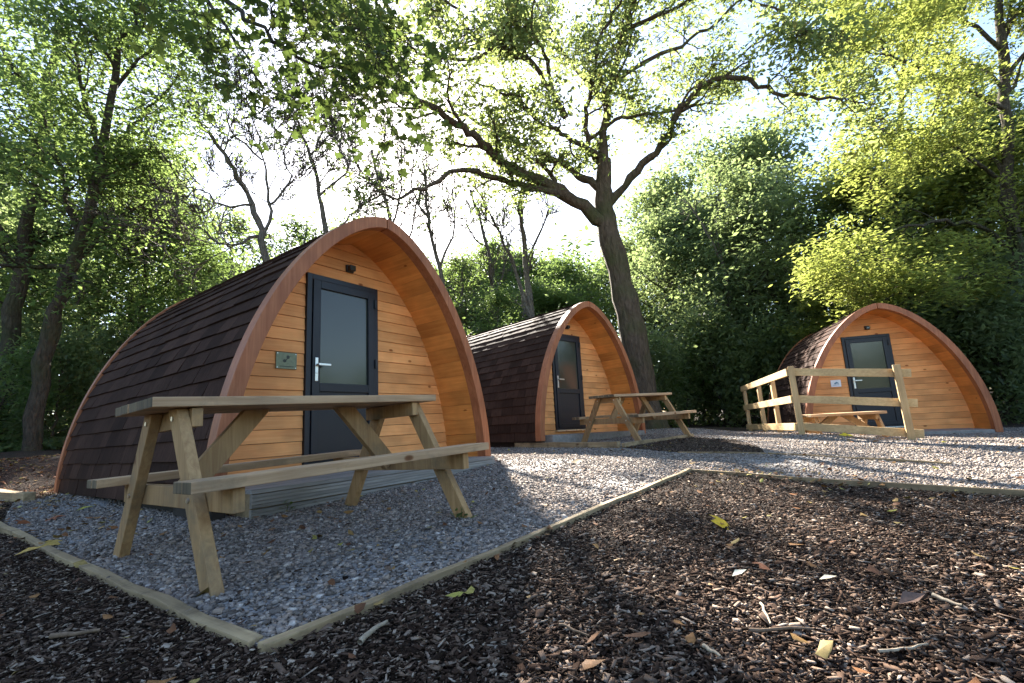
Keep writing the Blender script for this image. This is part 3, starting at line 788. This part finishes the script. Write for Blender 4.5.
# ---- the big oak behind the middle pod
OB = np.array((3.25, 12.0, .05))
def oakpts(l): return rel([at(*p) for p in l], OB)
oak = Tree()
POAK = dict(lev=2, kids=(6,5,0), ang=.85, wig=.24, up=.05, leaf=7, leaflev=1, spread=(.24,.24,.18), rmin=.0, taper=.64, rmn=.0075)
tr = oakpts([(632,330,12),(618,270,12),(606,218,12),(603,188,12),(604,160,11.9)])
oak.limb([np.array((.12,.0,-.3)), np.array((.06,0,.35))]+tr[:1]+tr[1:], .37, .2, POAK, 2, .8, 14, .75, .015)
oak.tube(np.array([(.16,0,-.3),(.13,0,.05),(.1,0,.35),(.05,0,.9)]), [.62,.45,.37,.30], 14)
for l, r0, r1, k, kl in (
    ([(610,232,12),(584,207,11.8),(549,185,11.4),(504,166,10.8),(487,149,10.4),(469,133,10),(437,110,9.5),(398,88,9.0),(352,62,8.6)], .19, .035, 8, 1.5),
    ([(566,196,11.6),(540,188,11.2),(511,183,10.8),(481,173,10.3),(458,171,9.9),(431,183,9.6),(398,196,9.2),(372,190,9)], .10, .02, 5, 1.0),
    ([(603,192,12),(584,179,12.2),(553,160,12.3),(515,141,12.4),(485,126,12.4),(448,112,12.4),(410,120,12.4)], .12, .025, 6, 1.3),
    ([(604,160,11.9),(584,147,11.6),(560,133,11.2),(538,122,10.9),(521,99,10.5),(500,92,10.1),(470,80,9.7)], .085, .02, 10, 1.1),
    ([(588,145,11.7),(586,115,11.3),(591,84,10.9),(599,42,10.4),(620,2,9.8),(640,-50,9.2)], .075, .02, 12, 1.2),
    ([(604,160,11.9),(606,103,11.6),(614,76,11.3),(625,30,10.7),(633,0,10.3),(650,-60,9.6)], .13, .03, 13, 1.3),
    ([(553,97,10.9),(547,61,10.5),(534,34,10),(532,0,9.5),(525,-50,9)], .06, .015, 9, 1.1),
    ([(566,118,11.3),(546,84,10.8),(527,59,10.4),(504,50,10),(481,42,9.6),(466,23,9.2),(447,0,8.9),(420,-40,8.6)], .085, .02, 13, 1.2),
    ([(608,205,12),(637,171,11.7),(660,145,11.3),(675,118,11),(690,98,10.7),(715,80,10.3),(745,78,9.9),(775,90,9.6),(810,95,9.3),(845,100,9),(868,106,8.9)], .12, .014, 11, 1.05),
    ([(587,140,11.7),(614,122,11.8),(645,114,11.8),(679,108,11.8),(722,72,11.6),(760,40,11.4),(800,15,11)], .06, .015, 7, 1.2),
    ([(614,80,11.3),(650,60,11.5),(690,40,11.6),(730,10,11.6),(770,-30,11.5)], .07, .02, 7, 1.3),
    ([(500,50,10),(460,60,9.4),(420,50,8.8),(380,30,8.3),(340,20,8)], .05, .012, 11, 1.2),
    ([(625,30,10.7),(670,10,10),(720,-10,9.3),(790,20,8.7),(840,55,8.3)], .06, .012, 6, 1.1),
    ([(606,103,11.6),(570,60,12),(545,20,12.3),(520,-30,12.5)], .07, .02, 10, 1.3),
    ):
    oak.limb(oakpts(l), r0, r1, POAK, k, kl, 8, .18, .035)
plant_tree(oak, 'oak_tree', OB, BK['oak'], LM['oak'], .12, 'oak', 'big old oak with long crooked limbs rising behind the middle pod', flat=1.1)

# ---- overhanging sycamore, rooted outside the left edge of the frame
sb = np.array((-7.2, 3.2, gf(-7.2,3.2)))
syc = Tree(); PS = dict(lev=2, kids=(6,5,0), ang=.8, wig=.2, up=-.03, leaf=1.6, leaflev=1, spread=(.22,.22,.16))
syc.limb([np.array((0,0,-.3)), np.array((.1,0,1.5)), np.array((.3,.1,3.5)), np.array((.5,.2,5.2)), np.array((.6,.3,7))], .24, .1, PS, 3, 1.5, 10, .6)
for l, r0, k in (([(150,-120,5),(215,-20,4.9),(262,32,4.7),(310,62,4.6),(345,80,4.6)], .03, 8), ([(120,-130,5.2),(200,-60,5.0),(270,-5,4.8),(330,22,4.6),(385,35,4.5)], .03, 9), ([(100,-120,4.9),(170,-50,4.7),(215,10,4.6),(250,60,4.6)], .03, 6)):
    p = rel([at(*q) for q in l], sb)
    syc.limb([np.array((.42,.15,5.6))]+p, r0+.02, .008, PS, k, .92, 7, .6, .03)
plant_tree(syc, 'sycamore_tree', sb, BK['dark'], LM['over'], .115, 'lobed', 'dark sycamore boughs with big leaves hanging in from the top left', flat=.9)

# ---- the two dark trunks at the left edge
def hand_tree(base, trunk, limbs, P, wood, lm, size, shape, name, label, rt=(.2,.06), kids=8, klen=1.4, group=None, tk=.35, flat=.9):
    b = np.array((*base, gf(*base)))
    T = Tree()
    T.limb([np.array((0,0,-.3))]+rel([at(*q) for q in trunk], b), rt[0], rt[1], P, kids, klen, 9, tk, .03)
    for l, r0, r1, k, kl in limbs: T.limb(rel([at(*q) for q in l], b), r0, r1, P, k, kl, 6, .2, .035)
    return plant_tree(T, name, b, wood, lm, size, shape, label, 'tree', group, flat)
PL = dict(lev=2, kids=(6,5,0), ang=.85, wig=.22, up=.03, leaf=8.5, leaflev=1, spread=(.32,.32,.22))
def base_of(px, Y): p = at(px, 430, Y); return (p[0], p[1])
hand_tree(base_of(34, 9.5), [(36,400,9.5),(50,330,9.5),(72,262,9.4),(90,215,9.3),(101,150,9.2),(110,95,9),(125,30,8.8)],
   [([(82,236,9.4),(66,200,9.2),(58,160,9),(40,110,8.8)], .07,.02,10,1.5), ([(92,205,9.3),(120,150,9.6),(150,110,10),(185,70,10.3)], .06,.02,11,1.4), ([(101,150,9.2),(85,95,8.9),(70,40,8.6)], .06,.02,10,1.4), ([(70,265,9.4),(110,225,9.8),(150,195,10.2)], .05,.015,9,1.2), ([(110,95,9),(150,50,9.3),(190,20,9.6)], .05,.015,9,1.3)],
   PL, BK['dark'], LM['fresh'], .125, 'oval', 'leaning_tree', 'dark leaning trunk that curves up to the right, nearest the near pod on the left', (.165,.06), 9, 1.4)
hand_tree(base_of(-4, 10.5), [(4,385,10.5),(16,290,10.5),(28,230,10.4),(40,150,10.3),(52,80,10.2),(60,20,10)],
   [([(22,260,10.4),(-20,190,10),(-60,130,9.8)], .06,.02,10,1.5), ([(36,170,10.3),(80,110,10.6),(110,60,10.8)], .06,.02,11,1.5), ([(45,120,10.3),(10,60,10),(-30,10,9.8)], .06,.02,11,1.5)],
   PL, BK['dark'], LM['fresh'], .125, 'oval', 'woodland_tree', 'upright dark trunk at the very left edge of the view', (.19,.07), 9, 1.5)
# ---- nearly bare twisting trees behind the near pod
PB = dict(lev=3, kids=(5,4,2,0), ang=.6, wig=.17, up=.06, taper=.8, rmn=.0125, leaf=.8, leaflev=1, spread=(.12,.12,.1))
hand_tree(base_of(272, 11), [(268,300,11),(262,240,11),(250,205,11),(235,170,11),(215,140,10.9),(195,115,10.8)],
   [([(262,240,11),(270,200,11.2),(262,160,11.3),(255,120,11.4),(240,85,11.4)], .045,.01,11,1.9), ([(250,205,11),(222,205,10.8),(200,190,10.7),(178,200,10.6)], .036,.01,10,1.7), ([(268,205,11.2),(290,185,11.4),(285,150,11.5),(300,115,11.6)], .036,.01,10,1.7),
    ([(258,236,11),(225,245,10.7),(205,232,10.6),(170,218,10.4)], .04,.01,10,1.7), ([(262,160,11.3),(232,130,11.2),(218,95,11.1)], .03,.01,9,1.5)],
   PB, BK['grey'], LM['fresh'], .10, 'oval', 'bare_tree', 'almost leafless twisting tree whose fork stands just above the near pod roof', (.11,.035), 4, .8)
hand_tree(base_of(336, 12), [(332,300,12),(325,230,12),(318,185,12),(308,150,12),(296,118,12)],
   [([(320,195,12),(345,170,12.2),(340,140,12.3),(355,105,12.4)], .04,.01,10,1.7), ([(326,235,12),(350,215,12.3),(372,185,12.5)], .036,.01,9,1.5), ([(310,155,12),(325,125,12.1),(320,95,12.1)], .035,.01,9,1.5)],
   PB, BK['grey'], LM['fresh'], .10, 'oval', 'bare_tree', 'slim almost leafless tree just left of the near pod apex', (.095,.03), 4, .7)
hand_tree(base_of(448, 13), [(445,330,13),(440,270,13),(428,215,13),(425,170,13)],
   [([(440,268,13),(455,225,13.2),(452,190,13.3)], .04,.012,9,1.5), ([(430,222,13),(412,190,12.9),(418,150,12.9)], .04,.012,9,1.5)],
   dict(PB, lev=2, kids=(4,3,0), leaf=2), BK['grey'], LM['fresh'], .11, 'oval', 'slender_tree', 'slender pale tree rising right of the near pod apex', (.09,.04), 5, .8)
hand_tree(base_of(540, 14), [(537,380,14),(530,310,14),(524,250,14),(520,200,14)],
   [([(532,320,14),(512,260,13.8),(490,215,13.6),(474,182,13.4)], .07,.02,9,1.1), ([(526,262,14),(545,225,14.2),(550,195,14.4)], .05,.015,9,1.5)],
   dict(PB, lev=2, kids=(4,3,0), leaf=2), BK['grey'], LM['fresh'], .12, 'oval', 'slender_tree', 'forked slender tree standing behind the middle pod roof', (.14,.06), 6, .9)
hand_tree(base_of(735, 16.6), [(733,350,16.6),(729,300,16.6),(722,262,16.6),(706,232,16.6),(690,205,16.6)],
   [([(726,285,16.6),(738,255,16.5),(752,225,16.4),(768,200,16.4)], .05,.014,6,.8), ([(722,262,16.6),(716,225,16.7),(722,195,16.7)], .04,.012,6,.7)],
   dict(PB, lev=2, kids=(4,3,0), leaf=.5), BK['grey'], LM['dark'], .1, 'oval', 'bare_tree', 'pale dead branches standing out in front of the dark trees right of the oak', (.08,.03), 4, .8)
hand_tree(base_of(408, 15), [(405,330,15),(398,270,15),(392,225,15),(380,185,15),(372,150,15)],
   [([(398,268,15),(412,232,15.2),(418,195,15.3),(430,165,15.3)], .045,.012,9,1.6), ([(392,225,15),(402,190,15),(398,155,15)], .04,.012,8,1.5), ([(384,195,15),(360,170,14.8),(345,140,14.7)], .04,.012,8,1.5)],
   dict(PB, lev=2, kids=(5,4,0)), BK['grey'], LM['fresh'], .10, 'oval', 'bare_tree', 'fine twigged leafless tree right behind the near pod apex, under the glare', (.10,.035), 6, 1.5)
hand_tree(base_of(500, 18), [(498,380,18),(494,300,18),(488,250,18),(478,215,18),(470,190,18)],
   [([(494,298,18),(508,255,18),(512,220,18.2)], .045,.013,8,1.6), ([(488,250,18),(472,235,17.8),(456,205,17.8)], .04,.013,8,1.5)],
   dict(PB, lev=2, kids=(4,3,0)), BK['grey'], LM['fresh'], .10, 'oval', 'bare_tree', 'far leafless tree seen between the near and middle pods', (.11,.04), 6, 1.5)
# ---- yellow-green beech at the right
PY = dict(lev=2, kids=(7,6,0), ang=.8, wig=.18, up=-.03, leaf=10, leaflev=1, spread=(.2,.2,.07))
hand_tree(base_of(1030, 11.5), [(1026,340,11.5),(1016,260,11.5),(1010,180,11.5),(1006,100,11.4),(1000,20,11.3),(995,-60,11)],
   [([(1014,250,11.5),(970,220,11),(920,225,10.5),(870,240,10.2),(842,255,10)], .06,.012,14,1.1), ([(1016,280,11.5),(980,275,10.8),(930,285,10.2),(885,300,10)], .05,.012,12,1.0),
    ([(1010,190,11.5),(960,150,11),(915,130,10.6),(880,135,10.3)], .06,.012,14,1.3), ([(1006,110,11.4),(950,80,11),(900,60,10.6),(862,50,10.2)], .06,.012,15,1.4), ([(1002,50,11.3),(950,10,11),(900,-10,10.6),(850,-5,10.2)], .06,.012,15,1.4),
    ([(1012,220,11.5),(1050,170,11),(1090,130,10.6)], .06,.012,12,1.4), ([(1004,80,11.4),(1050,30,11),(1090,0,10.6)], .06,.012,12,1.4)],
   PY, BK['dark'], LM['yellow'], .115, 'oval', 'beech_tree', 'tall yellow green beech with drooping sprays along the right edge', (.19,.08), 12, 1.5, tk=.3, flat=.45)
hand_tree(base_of(890, 15), [(893,340,15),(896,240,15),(900,150,15),(903,90,15),(908,20,14.8)],
   [([(896,230,15),(865,190,14.8),(835,180,14.6)], .06,.015,10,1.1), ([(899,170,15),(935,120,14.8),(960,90,14.6)], .06,.015,13,1.4), ([(903,90,15),(880,40,14.8),(850,10,14.6)], .05,.015,12,1.4), ([(897,210,15),(935,180,14.6),(965,170,14.4)], .05,.015,11,1.3), ([(904,60,15),(940,20,14.8),(965,-20,14.6)], .05,.015,11,1.4)],
   PY, BK['dark'], LM['yellow'], .125, 'oval', 'beech_tree', 'slim yellow green tree showing a straight trunk above the right pod', (.14,.05), 9, 1.3, tk=.4, flat=.5)

# ---- kinds of background tree, built once and copied
def generic(h, clear, reach, n, P, r=.2, droop=.15, shape='round'):
    T = Tree(); lean = RNG.normal(0, .25, 2)
    pts = [np.array((lean[0]*t*t*1.2+RNG.normal(0,.06), lean[1]*t*t*1.2+RNG.normal(0,.06), -.3+(h*.92+.3)*t)) for t in np.linspace(0, 1, 7)]
    Q = T.limb(pts, r, r*.18, P, 0, 1, 8)
    for i in range(n):
        t = RNG.uniform(clear, 1)**.85; k = min(int(t*(len(Q)-1)), len(Q)-2); q = Q[k]
        f = (t-clear)/(1-clear)
        env = math.sqrt(max(1-(2*f-.75)**2*.75, .1)) if shape == 'round' else (1.05-f)
        az = RNG.uniform(0, 2*math.pi); el = (.75*f-droop+.2) if shape == 'round' else -.15
        T.branch(q, np.array((math.cos(az), math.sin(az), el)), reach*env*RNG.uniform(.7,1.15), r*.32*(1.1-.7*f), 0, P)
    return T
PG = dict(lev=2, kids=(6,5,0), ang=.8, wig=.2, up=.02, leaf=17, leaflev=1, spread=(.32,.32,.22), rmin=.006)
KIND = {}
def keep_kind(key, T, name, wood, lm, size, shape, flat=.9):
    KIND[key] = (name, T.trunk_mesh('trunk', wood), T.crown_mesh('crown', lm, size, shape, flat))
keep_kind('broad', generic(9, .12, 2.9, 30, PG, .22), 'broadleaf_tree', BK['dark'], LM['dark'], .17, 'oval')
keep_kind('broadB', generic(9.5, .2, 2.6, 27, PG, .2), 'broadleaf_tree', BK['dark'], LM['dark'], .16, 'oval')
keep_kind('fresh', generic(8, .15, 2.4, 26, dict(PG, leaf=20), .15), 'broadleaf_tree', BK['dark'], LM['fresh'], .15, 'oval')
keep_kind('airy', generic(8, .3, 2.0, 20, dict(PG, leaf=9), .11), 'slender_tree', BK['grey'], LM['fresh'], .14, 'oval')
keep_kind('wispy', generic(9, .25, 1.9, 22, dict(lev=2, kids=(6,4,0), ang=.7, wig=.2, up=.04, leaf=5, leaflev=1, spread=(.25,.25,.2), rmn=.013, taper=.7), .16), 'slender_tree', BK['grey'], LM['fresh'], .16, 'oval')
keep_kind('gold', generic(8, .15, 2.5, 26, dict(PY, leaf=20, rmin=.006), .14), 'beech_tree', BK['dark'], LM['yellow'], .15, 'oval', .5)
keep_kind('conifer', generic(12, .2, 2.0, 60, dict(lev=1, kids=(8,0), ang=.6, wig=.08, up=.02, leaf=34, leaflev=1, spread=(.1,.1,.1), rmin=.006), .16, shape='cone'), 'conifer_tree', BK['grey'], LM['pale'], .17, 'needle')
keep_kind('bush', generic(2.2, .03, 1.2, 22, dict(PG, lev=1, kids=(7,0), leaf=30, spread=(.2,.2,.18)), .04), 'bush', BK['dark'], LM['dark'], .12, 'oval')
keep_kind('bushB', generic(2.4, .03, 1.2, 20, dict(PG, lev=1, kids=(7,0), leaf=26, spread=(.14,.14,.12)), .04), 'bush', BK['dark'], LM['fresh'], .11, 'oval')
def put(key, px, Y, h_scale, label, group='trees at the edge of the clearing', sx=None, cat='tree'):
    name, tm, cm = KIND[key]; x, y = base_of(px, Y)
    o = empty(name, (x, y, gf(x, y)-.05), (0, 0, random.uniform(0, 6.28))); s = sx or h_scale; o.scale = (s, s, h_scale)
    obj('trunk', tm, o); obj('crown', cm, o)
    return tag(o, label, cat, group)
SMALL_HID = 'green background tree mostly hidden behind others'
put('broad', -70, 13, 1.05, 'dense dark tree whose leaves fill the left border behind the dark trunks')
put('broadB', 70, 15, 1.2, 'dense tree filling the gap between the dark leaning trunk and the left edge')
put('fresh', 128, 13.5, .95, 'leafy green tree directly behind the back end of the near pod')
put('fresh', 205, 17, .78, 'lower green tree behind the left slope of the near pod roof')
put('broad', -10, 19, 1.3, 'tall dark tree farther back at the left edge')
put('airy', 175, 14, 1.0, 'thin leafy tree left of the bare twisting tree')
put('fresh', 285, 19, .62, 'small green tree behind the bare trunks over the near pod')
put('airy', 385, 19, .62, 'thin small tree below the sun behind the near pod apex')
put('airy', 500, 17, .72, 'thin leafy tree between the near and middle pods')
for wpx, wY, wh, wl in ((402,21,.98,'wispy tree directly under the sun glare'), (432,24,1.15,'wispy tree behind the slender pale one by the near pod'), (468,20,.98,'wispy tree beside the gap between the pods, leaves catching light'), (505,23,1.2,'tall wispy tree behind the forked slender tree'),
      (552,22,1.15,'wispy tree above the middle pod roof'), (590,24,1.25,'wispy tree close to the left of the oak trunk'), (225,22,1.1,'wispy tree seen through the bare twisting tree'), (300,24,1.15,'wispy tree between the two bare trees'), (350,22,1.0,'wispy tree behind the slim bare tree')):
    put('wispy', wpx, wY, wh*(1.25 if wpx < 370 else .98 if wpx < 540 else .74), wl)
for wpx, wY, wh, key, wl in ((440,27,1.30,'fresh','backlit leafy tree far behind the near pod apex, right of the glare'), (492,28,1.45,'fresh','tall backlit leafy tree far behind the gap between the pods'), (548,27,1.40,'fresh','backlit leafy tree far behind the middle pod ridge'), (588,29,1.35,'fresh','far leafy tree showing just left of the oak trunk'),
      (215,26,1.45,'fresh','far leafy tree behind the bare twisting tree'), (285,27,1.15,'fresh','far leafy tree low between the two bare trees'), (355,27,1.15,'fresh','far leafy tree just left of the glare'),
      (690,26,1.6,'broad','far tall tree just right of the oak trunk'), (752,25,1.78,'broadB','far tallest tree rising behind the rounded dark one'), (640,30,1.5,'fresh','far tree showing behind the oak trunk')):
    put(key, wpx, wY, wh, wl)
put('fresh', 478, 21, .82, 'rounded green tree seen between the near and middle pods')
put('fresh', 525, 23, 1.0, 'larger rounded green tree behind the gap between the near and middle pods')
put('fresh', 250, 20, .72, 'green tree filling in below the bare twisting tree')
put('fresh', 560, 19, .82, 'green tree behind the apex of the middle pod')
put('airy', 592, 22, 1.1, 'thin leafy tree left of the oak trunk')
put('broad', 690, 20.5, 1.12, 'dark tree close to the right of the oak trunk')
put('broadB', 766, 17, 1.1, 'tallest rounded dark tree right of the oak')
put('broad', 728, 21.5, 1.2, 'dark tree standing behind the rounded tallest one')
put('broadB', 808, 16, .88, 'dark tree behind the left side of the right pod roof')
put('conifer', 838, 24, 1.08, 'pale feathery conifer top against the sky')
put('conifer', 812, 27, 1.05, 'smaller pale conifer farther back, left of the feathery one')
put('gold', 868, 13.5, .62, 'bright yellow green tree drooping over the right pod roof')
put('broad', 905, 16, 1.0, 'dark tree behind the apex of the right pod')
put('broadB', 965, 14.5, .95, 'dark tree behind the right slope of the right pod')
put('broad', 1040, 14, 1.1, 'dark tree at the right edge behind the beech')
put('gold', 965, 17.5, 1.25, 'tall yellow green tree high at the right behind the beech')
put('gold', 1090, 13, 1.15, 'yellow green tree reaching in from beyond the right edge')
for k, (px, Y, s, key) in enumerate([(655,14.6,1.0,'bush'), (692,15.8,.95,'bushB'), (726,15.4,1.3,'bush'), (757,14.9,1.0,'bush'), (708,17.0,1.7,'bush'), (790,14.5,1.1,'bush'), (1012,11.2,1.0,'bush'), (985,12.4,1.25,'bush'), (1045,11.4,1.4,'bush'), (-12,9.8,.8,'bushB'), (52,10.6,.9,'bush'), (22,12,1.1,'bush'), (500,13.5,1.0,'bushB'), (560,14.5,1.1,'bush'), (600,15.5,1.1,'bush'), (95,11.8,1.0,'bush')]):
    lab = ['dark bush at the foot of the oak', 'paler bush right of the oak foot', 'dense bush left of the fence', 'bush directly behind the left end of the fence', 'tall bush behind the paler one by the oak',
           'bush behind the roof of the right pod', 'dark bush by the right foot of the right pod', 'taller bush behind the right pod foot', 'big bush at the right edge', 'ferny bush at the left edge', 'bush left of the near pod back end', 'bush between the two dark left trunks',
           'pale bush between the near and middle pods', 'bush behind the middle pod roof', 'bush left of the oak foot behind the middle pod', 'bush close behind the near pod back end'][k]
    put(key, px, Y, s*1.35, lab, 'bushes along the clearing edge', s*1.0, 'bush')

# ---- distant woodland as one mass
def woodland():
    T = Tree(); cl = []
    for k in range(230):
        az = RNG.uniform(-1.05, 1.05) if k < 120 else RNG.uniform(1.05, 5.23); d = RNG.uniform(24, 55); x, y = d*math.sin(az), d*math.cos(az)
        el = .30 if -.45 < az < .12 else (.40 if az < .35 else .46)
        if az < -.6: el = .5
        if k >= 120: d = d*.7; x, y = x*.7, y*.7; el = .2
        h = d*el*RNG.uniform(.75, 1.02); z0 = gf(x, y)
        T.tube(np.array([(x,y,z0-.4),(x+.2,y,z0+h*.5),(x+.3,y,z0+h*.92)]), [.25,.17,.05], 5)
        for j in range(42):
            f = RNG.uniform(.08, 1); w = h*.28*math.sqrt(max(1-(2*f-.9)**2*.8, .08)); a = RNG.uniform(0, 6.28); rr = w*math.sqrt(RNG.random())
            c = np.array((x+rr*math.cos(a), y+rr*math.sin(a), z0+h*f))
            cl.append(c+RNG.normal(size=(20,3))*np.array((.6,.6,.4)))
    P = np.concatenate(cl)
    a = T.trunk_mesh('woodland', BK['dark']); b = leaf_mesh('woodland_leaves', P, LM['fresh'], .36, 'quad', .9)
    root = obj('far_woodland', b); tag(root, 'distant woodland of mixed green trees all round the clearing', kind='stuff')
    root['category'] = 'woodland'
    o = obj('trunks', a, root); o['kind'] = 'stuff'
woodland()
# ---- ferns and undergrowth on the left bank, weeds at the gravel
def ferns():
    n = 420; x = RNG.uniform(-14, -5.4, n); y = RNG.uniform(9.6, 15.5, n)
    ok = (y > 10.2) | (x < -8.5); x, y = x[ok], y[ok]
    P = []
    for a, b in zip(x, y):
        z = gf(a, b)
        for f in range(6):
            az = RNG.uniform(0, 6.28); L = RNG.uniform(.35,.7)
            t = np.linspace(.1, 1, 14)
            P.append(np.stack([a+np.cos(az)*L*t, b+np.sin(az)*L*t, z+.05+L*(1.1*t-.85*t*t)], 1)+RNG.normal(size=(14,3))*.025)
    P = np.concatenate(P)
    tag(obj('undergrowth', leaf_mesh('undergrowth', P, LM['dark'], .13, 'oval', .6)), 'green ferns and undergrowth on the left bank', kind='stuff')
ferns()
def weed(x, y, k, label):
    P = np.stack([RNG.normal(0,.045,k), RNG.normal(0,.03,k), RNG.uniform(.01,.075,k)], 1)
    T = Tree(); 
    root = empty('weed_plant', (x, y, gf(x,y)+.012))
    for j in range(5):
        p = P[j]; T.tube(np.array([(0,0,-.01),(p[0]*.5,p[1]*.5,p[2]*.7),p]), [.003,.002,.001], 4)
    obj('stem', T.trunk_mesh('stem', LM['fresh']), root); obj('foliage', leaf_mesh('foliage', P, LM['fresh'], .05, 'oval', .5), root)
    tag(root, label, 'weed')
def gp(px, py):
    r = ray(px, py); t = .4
    while t < 40:
        if CH+r[2]*t < gf(r[0]*t, r[1]*t): break
        t += .01
    return r[0]*t, r[1]*t
weed(*gp(286,514), 16, 'small green weed growing in the gravel before the deck')
weed(*gp(264,512), 9, 'tiny pale weed in the gravel left of the larger weed')
weed(*gp(462,522), 8, 'tiny weed at the foot of the near table right leg')

# ------------------------------------------------------------------ single leaves and sticks
def one_leaf(px, py, size, col, shape, yaw, label, tilt=.15, curl=0):
    m = islands('single_leaf', [(0, col), (1, tuple(c*.9 for c in col))], .55)
    T, fc = SHAPES[shape]; T = np.array(T)*size*.5; T[:,2] = T[:,2]*1.2+curl*(T[:,1]**2)*8
    x, y = gp(px, py)
    o = obj('fallen_leaf', mesh_np('fallen_leaf', T, [len(f) for f in fc], np.concatenate([np.array(f) for f in fc]), m))
    o.location = (x, y, gf(x,y)+.035); o.rotation_euler = (tilt, -.25, yaw)
    tag(o, label, 'leaf', 'single fallen leaves')
one_leaf(722, 529, .125, (.85,.50,.03), 'lobed', 1.2, 'bright yellow leaf standing on the mulch', .6)
one_leaf(741, 585, .06, (.45,.46,.38), 'oval', .3, 'pale grey underside up leaf on the mulch below the yellow leaf')
one_leaf(830, 590, .05, (.62,.56,.42), 'oval', -.2, 'small cream leaf on the mulch beside the pale grey leaf')
one_leaf(915, 613, .085, (.17,.10,.07), 'oval', .1, 'curled brown dead leaf on the mulch at the lower right', .35, .6)
one_leaf(30, 557, .13, (.50,.31,.07), 'oval', .8, 'yellow leaf lying beside the left edging board')
one_leaf(52, 548, .11, (.42,.27,.06), 'lobed', 2.2, 'dull yellow lobed leaf on the left edging board', .1)
one_leaf(22, 526, .14, (.30,.09,.03), 'lobed', 2.8, 'rusty red leaf left of the near table', .25)
one_leaf(55, 522, .13, (.26,.08,.03), 'lobed', .4, 'second rusty leaf nearest the near table leg', .2)
one_leaf(85, 512, .12, (.40,.36,.06), 'oval', .9, 'yellow leaf in the gravel behind the near table leg')
one_leaf(578, 464, .14, (.5,.36,.2), 'lobed', .9, 'pale leaf on sunlit gravel before the middle table', .3)
one_leaf(848, 437, .3, (.55,.55,.05), 'lobed', .9, 'bright yellow leaf on the gravel before the fence', .5)
one_leaf(762, 576, .07, (.25,.1,.05), 'lobed', 1.9, 'small brown leaf touching the pale grey leaf', .3)
def stick(px, py, px2, py2, r, mat, label):
    a = np.array(gp(px,py)); b = np.array(gp(px2,py2)); T = Tree(); m = 7
    pts = np.array([(*(a+(b-a)*t), 0) for t in np.linspace(0,1,m)]); pts[:,2] = g(pts[:,0], pts[:,1])+.012+r; L = np.linalg.norm(b-a)
    pts[1:-1,:2] += RNG.normal(size=(m-2,2))*L*.008; pts[:,2] += RNG.random(m)*.006
    o0 = pts[0].copy(); T.tube(pts-o0, np.linspace(r, r*.55, m), 7)
    o = obj('stick', T.trunk_mesh('stick', mat)); o.location = o0
    tag(o, label, 'stick', 'sticks lying on the mulch')
M['palestick'] = wood('pale_stick', (.22,.17,.12), (.42,.35,.26), 2, .8, knots=False)
M['darkstick'] = wood('dark_stick', (.10,.065,.04), (.22,.15,.10), 2, .85, knots=False)
for s in ((360,651,387,630,.008,'palestick','pale broken stick just right of the front corner of the edging'), (705,658,722,668,.005,'palestick','short pale stick at the bottom, centre right'), (762,612,772,632,.004,'palestick','thin upright pointing pale stick on the mulch'),
          (750,640,815,638,.005,'darkstick','long thin dark stick lying level on the mulch'), (935,605,965,616,.006,'palestick','pale stick beside the curled brown leaf'),
          (50,645,100,640,.008,'darkstick','dark stick at the lower left'), (880,662,930,655,.004,'palestick','faint pale twig lowest at the bottom right'), (560,632,590,645,.004,'darkstick','small dark twig at the bottom centre')):
    stick(*s[:5], M[s[5]], s[6])

# ------------------------------------------------------------------ light, sky, camera
AZ, EL = R(-12.457), R(31.767)
w = bpy.data.worlds.new('World'); SC.world = w; w.use_nodes = True; nt = w.node_tree
sky = nt.nodes.new('ShaderNodeTexSky'); sky.sky_type = 'NISHITA'; sky.sun_disc = False; sky.sun_elevation = EL; sky.sun_rotation = AZ
sky.air_density = 1.0; sky.dust_density = .7; sky.ozone_density = 1.0
nt.links.new(sky.outputs[0], nt.nodes['Background'].inputs[0]); nt.nodes['Background'].inputs[1].default_value = .065
ld = bpy.data.lights.new('sun', 'SUN'); ld.energy = 5.0; ld.angle = R(.53); ld.color = (1, .94, .84)
lo = bpy.data.objects.new('sun', ld); link(lo)
sd = Vector((math.sin(AZ)*math.cos(EL), math.cos(AZ)*math.cos(EL), math.sin(EL))); lo.rotation_euler = sd.to_track_quat('Z', 'Y').to_euler(); lo.location = sd*40
cd = bpy.data.cameras.new('camera'); co = bpy.data.objects.new('camera', cd); link(co)
cd.sensor_width = 36; cd.sensor_fit = 'HORIZONTAL'; cd.lens = F/1024*36; cd.clip_end = 1000; cd.clip_start = .05
co.location = (0, 0, CH)
rt, up, bk = Vector((1,0,0)), None, None
fwd = Vector((0, math.cos(PIT), math.sin(PIT))); upv = Vector((0, -math.sin(PIT), math.cos(PIT)))
c, s = math.cos(ROL), math.sin(ROL)
# image right and up axes in the world: (u,v) seen = rotation of level (u,v) by ROL
xr = rt*c-upv*s; yu = rt*s+upv*c
co.matrix_world = Matrix(((xr.x,yu.x,-fwd.x,0),(xr.y,yu.y,-fwd.y,0),(xr.z,yu.z,-fwd.z,CH),(0,0,0,1)))
cd.dof.use_dof = False
SC.camera = co
vs = SC.view_settings; vs.view_transform = 'Standard'; vs.look = 'None'; vs.exposure = 2.85; vs.gamma = 1
SC.cycles.max_bounces = 8; SC.cycles.transmission_bounces = 6; SC.cycles.diffuse_bounces = 4
SC.cycles.use_denoising = True
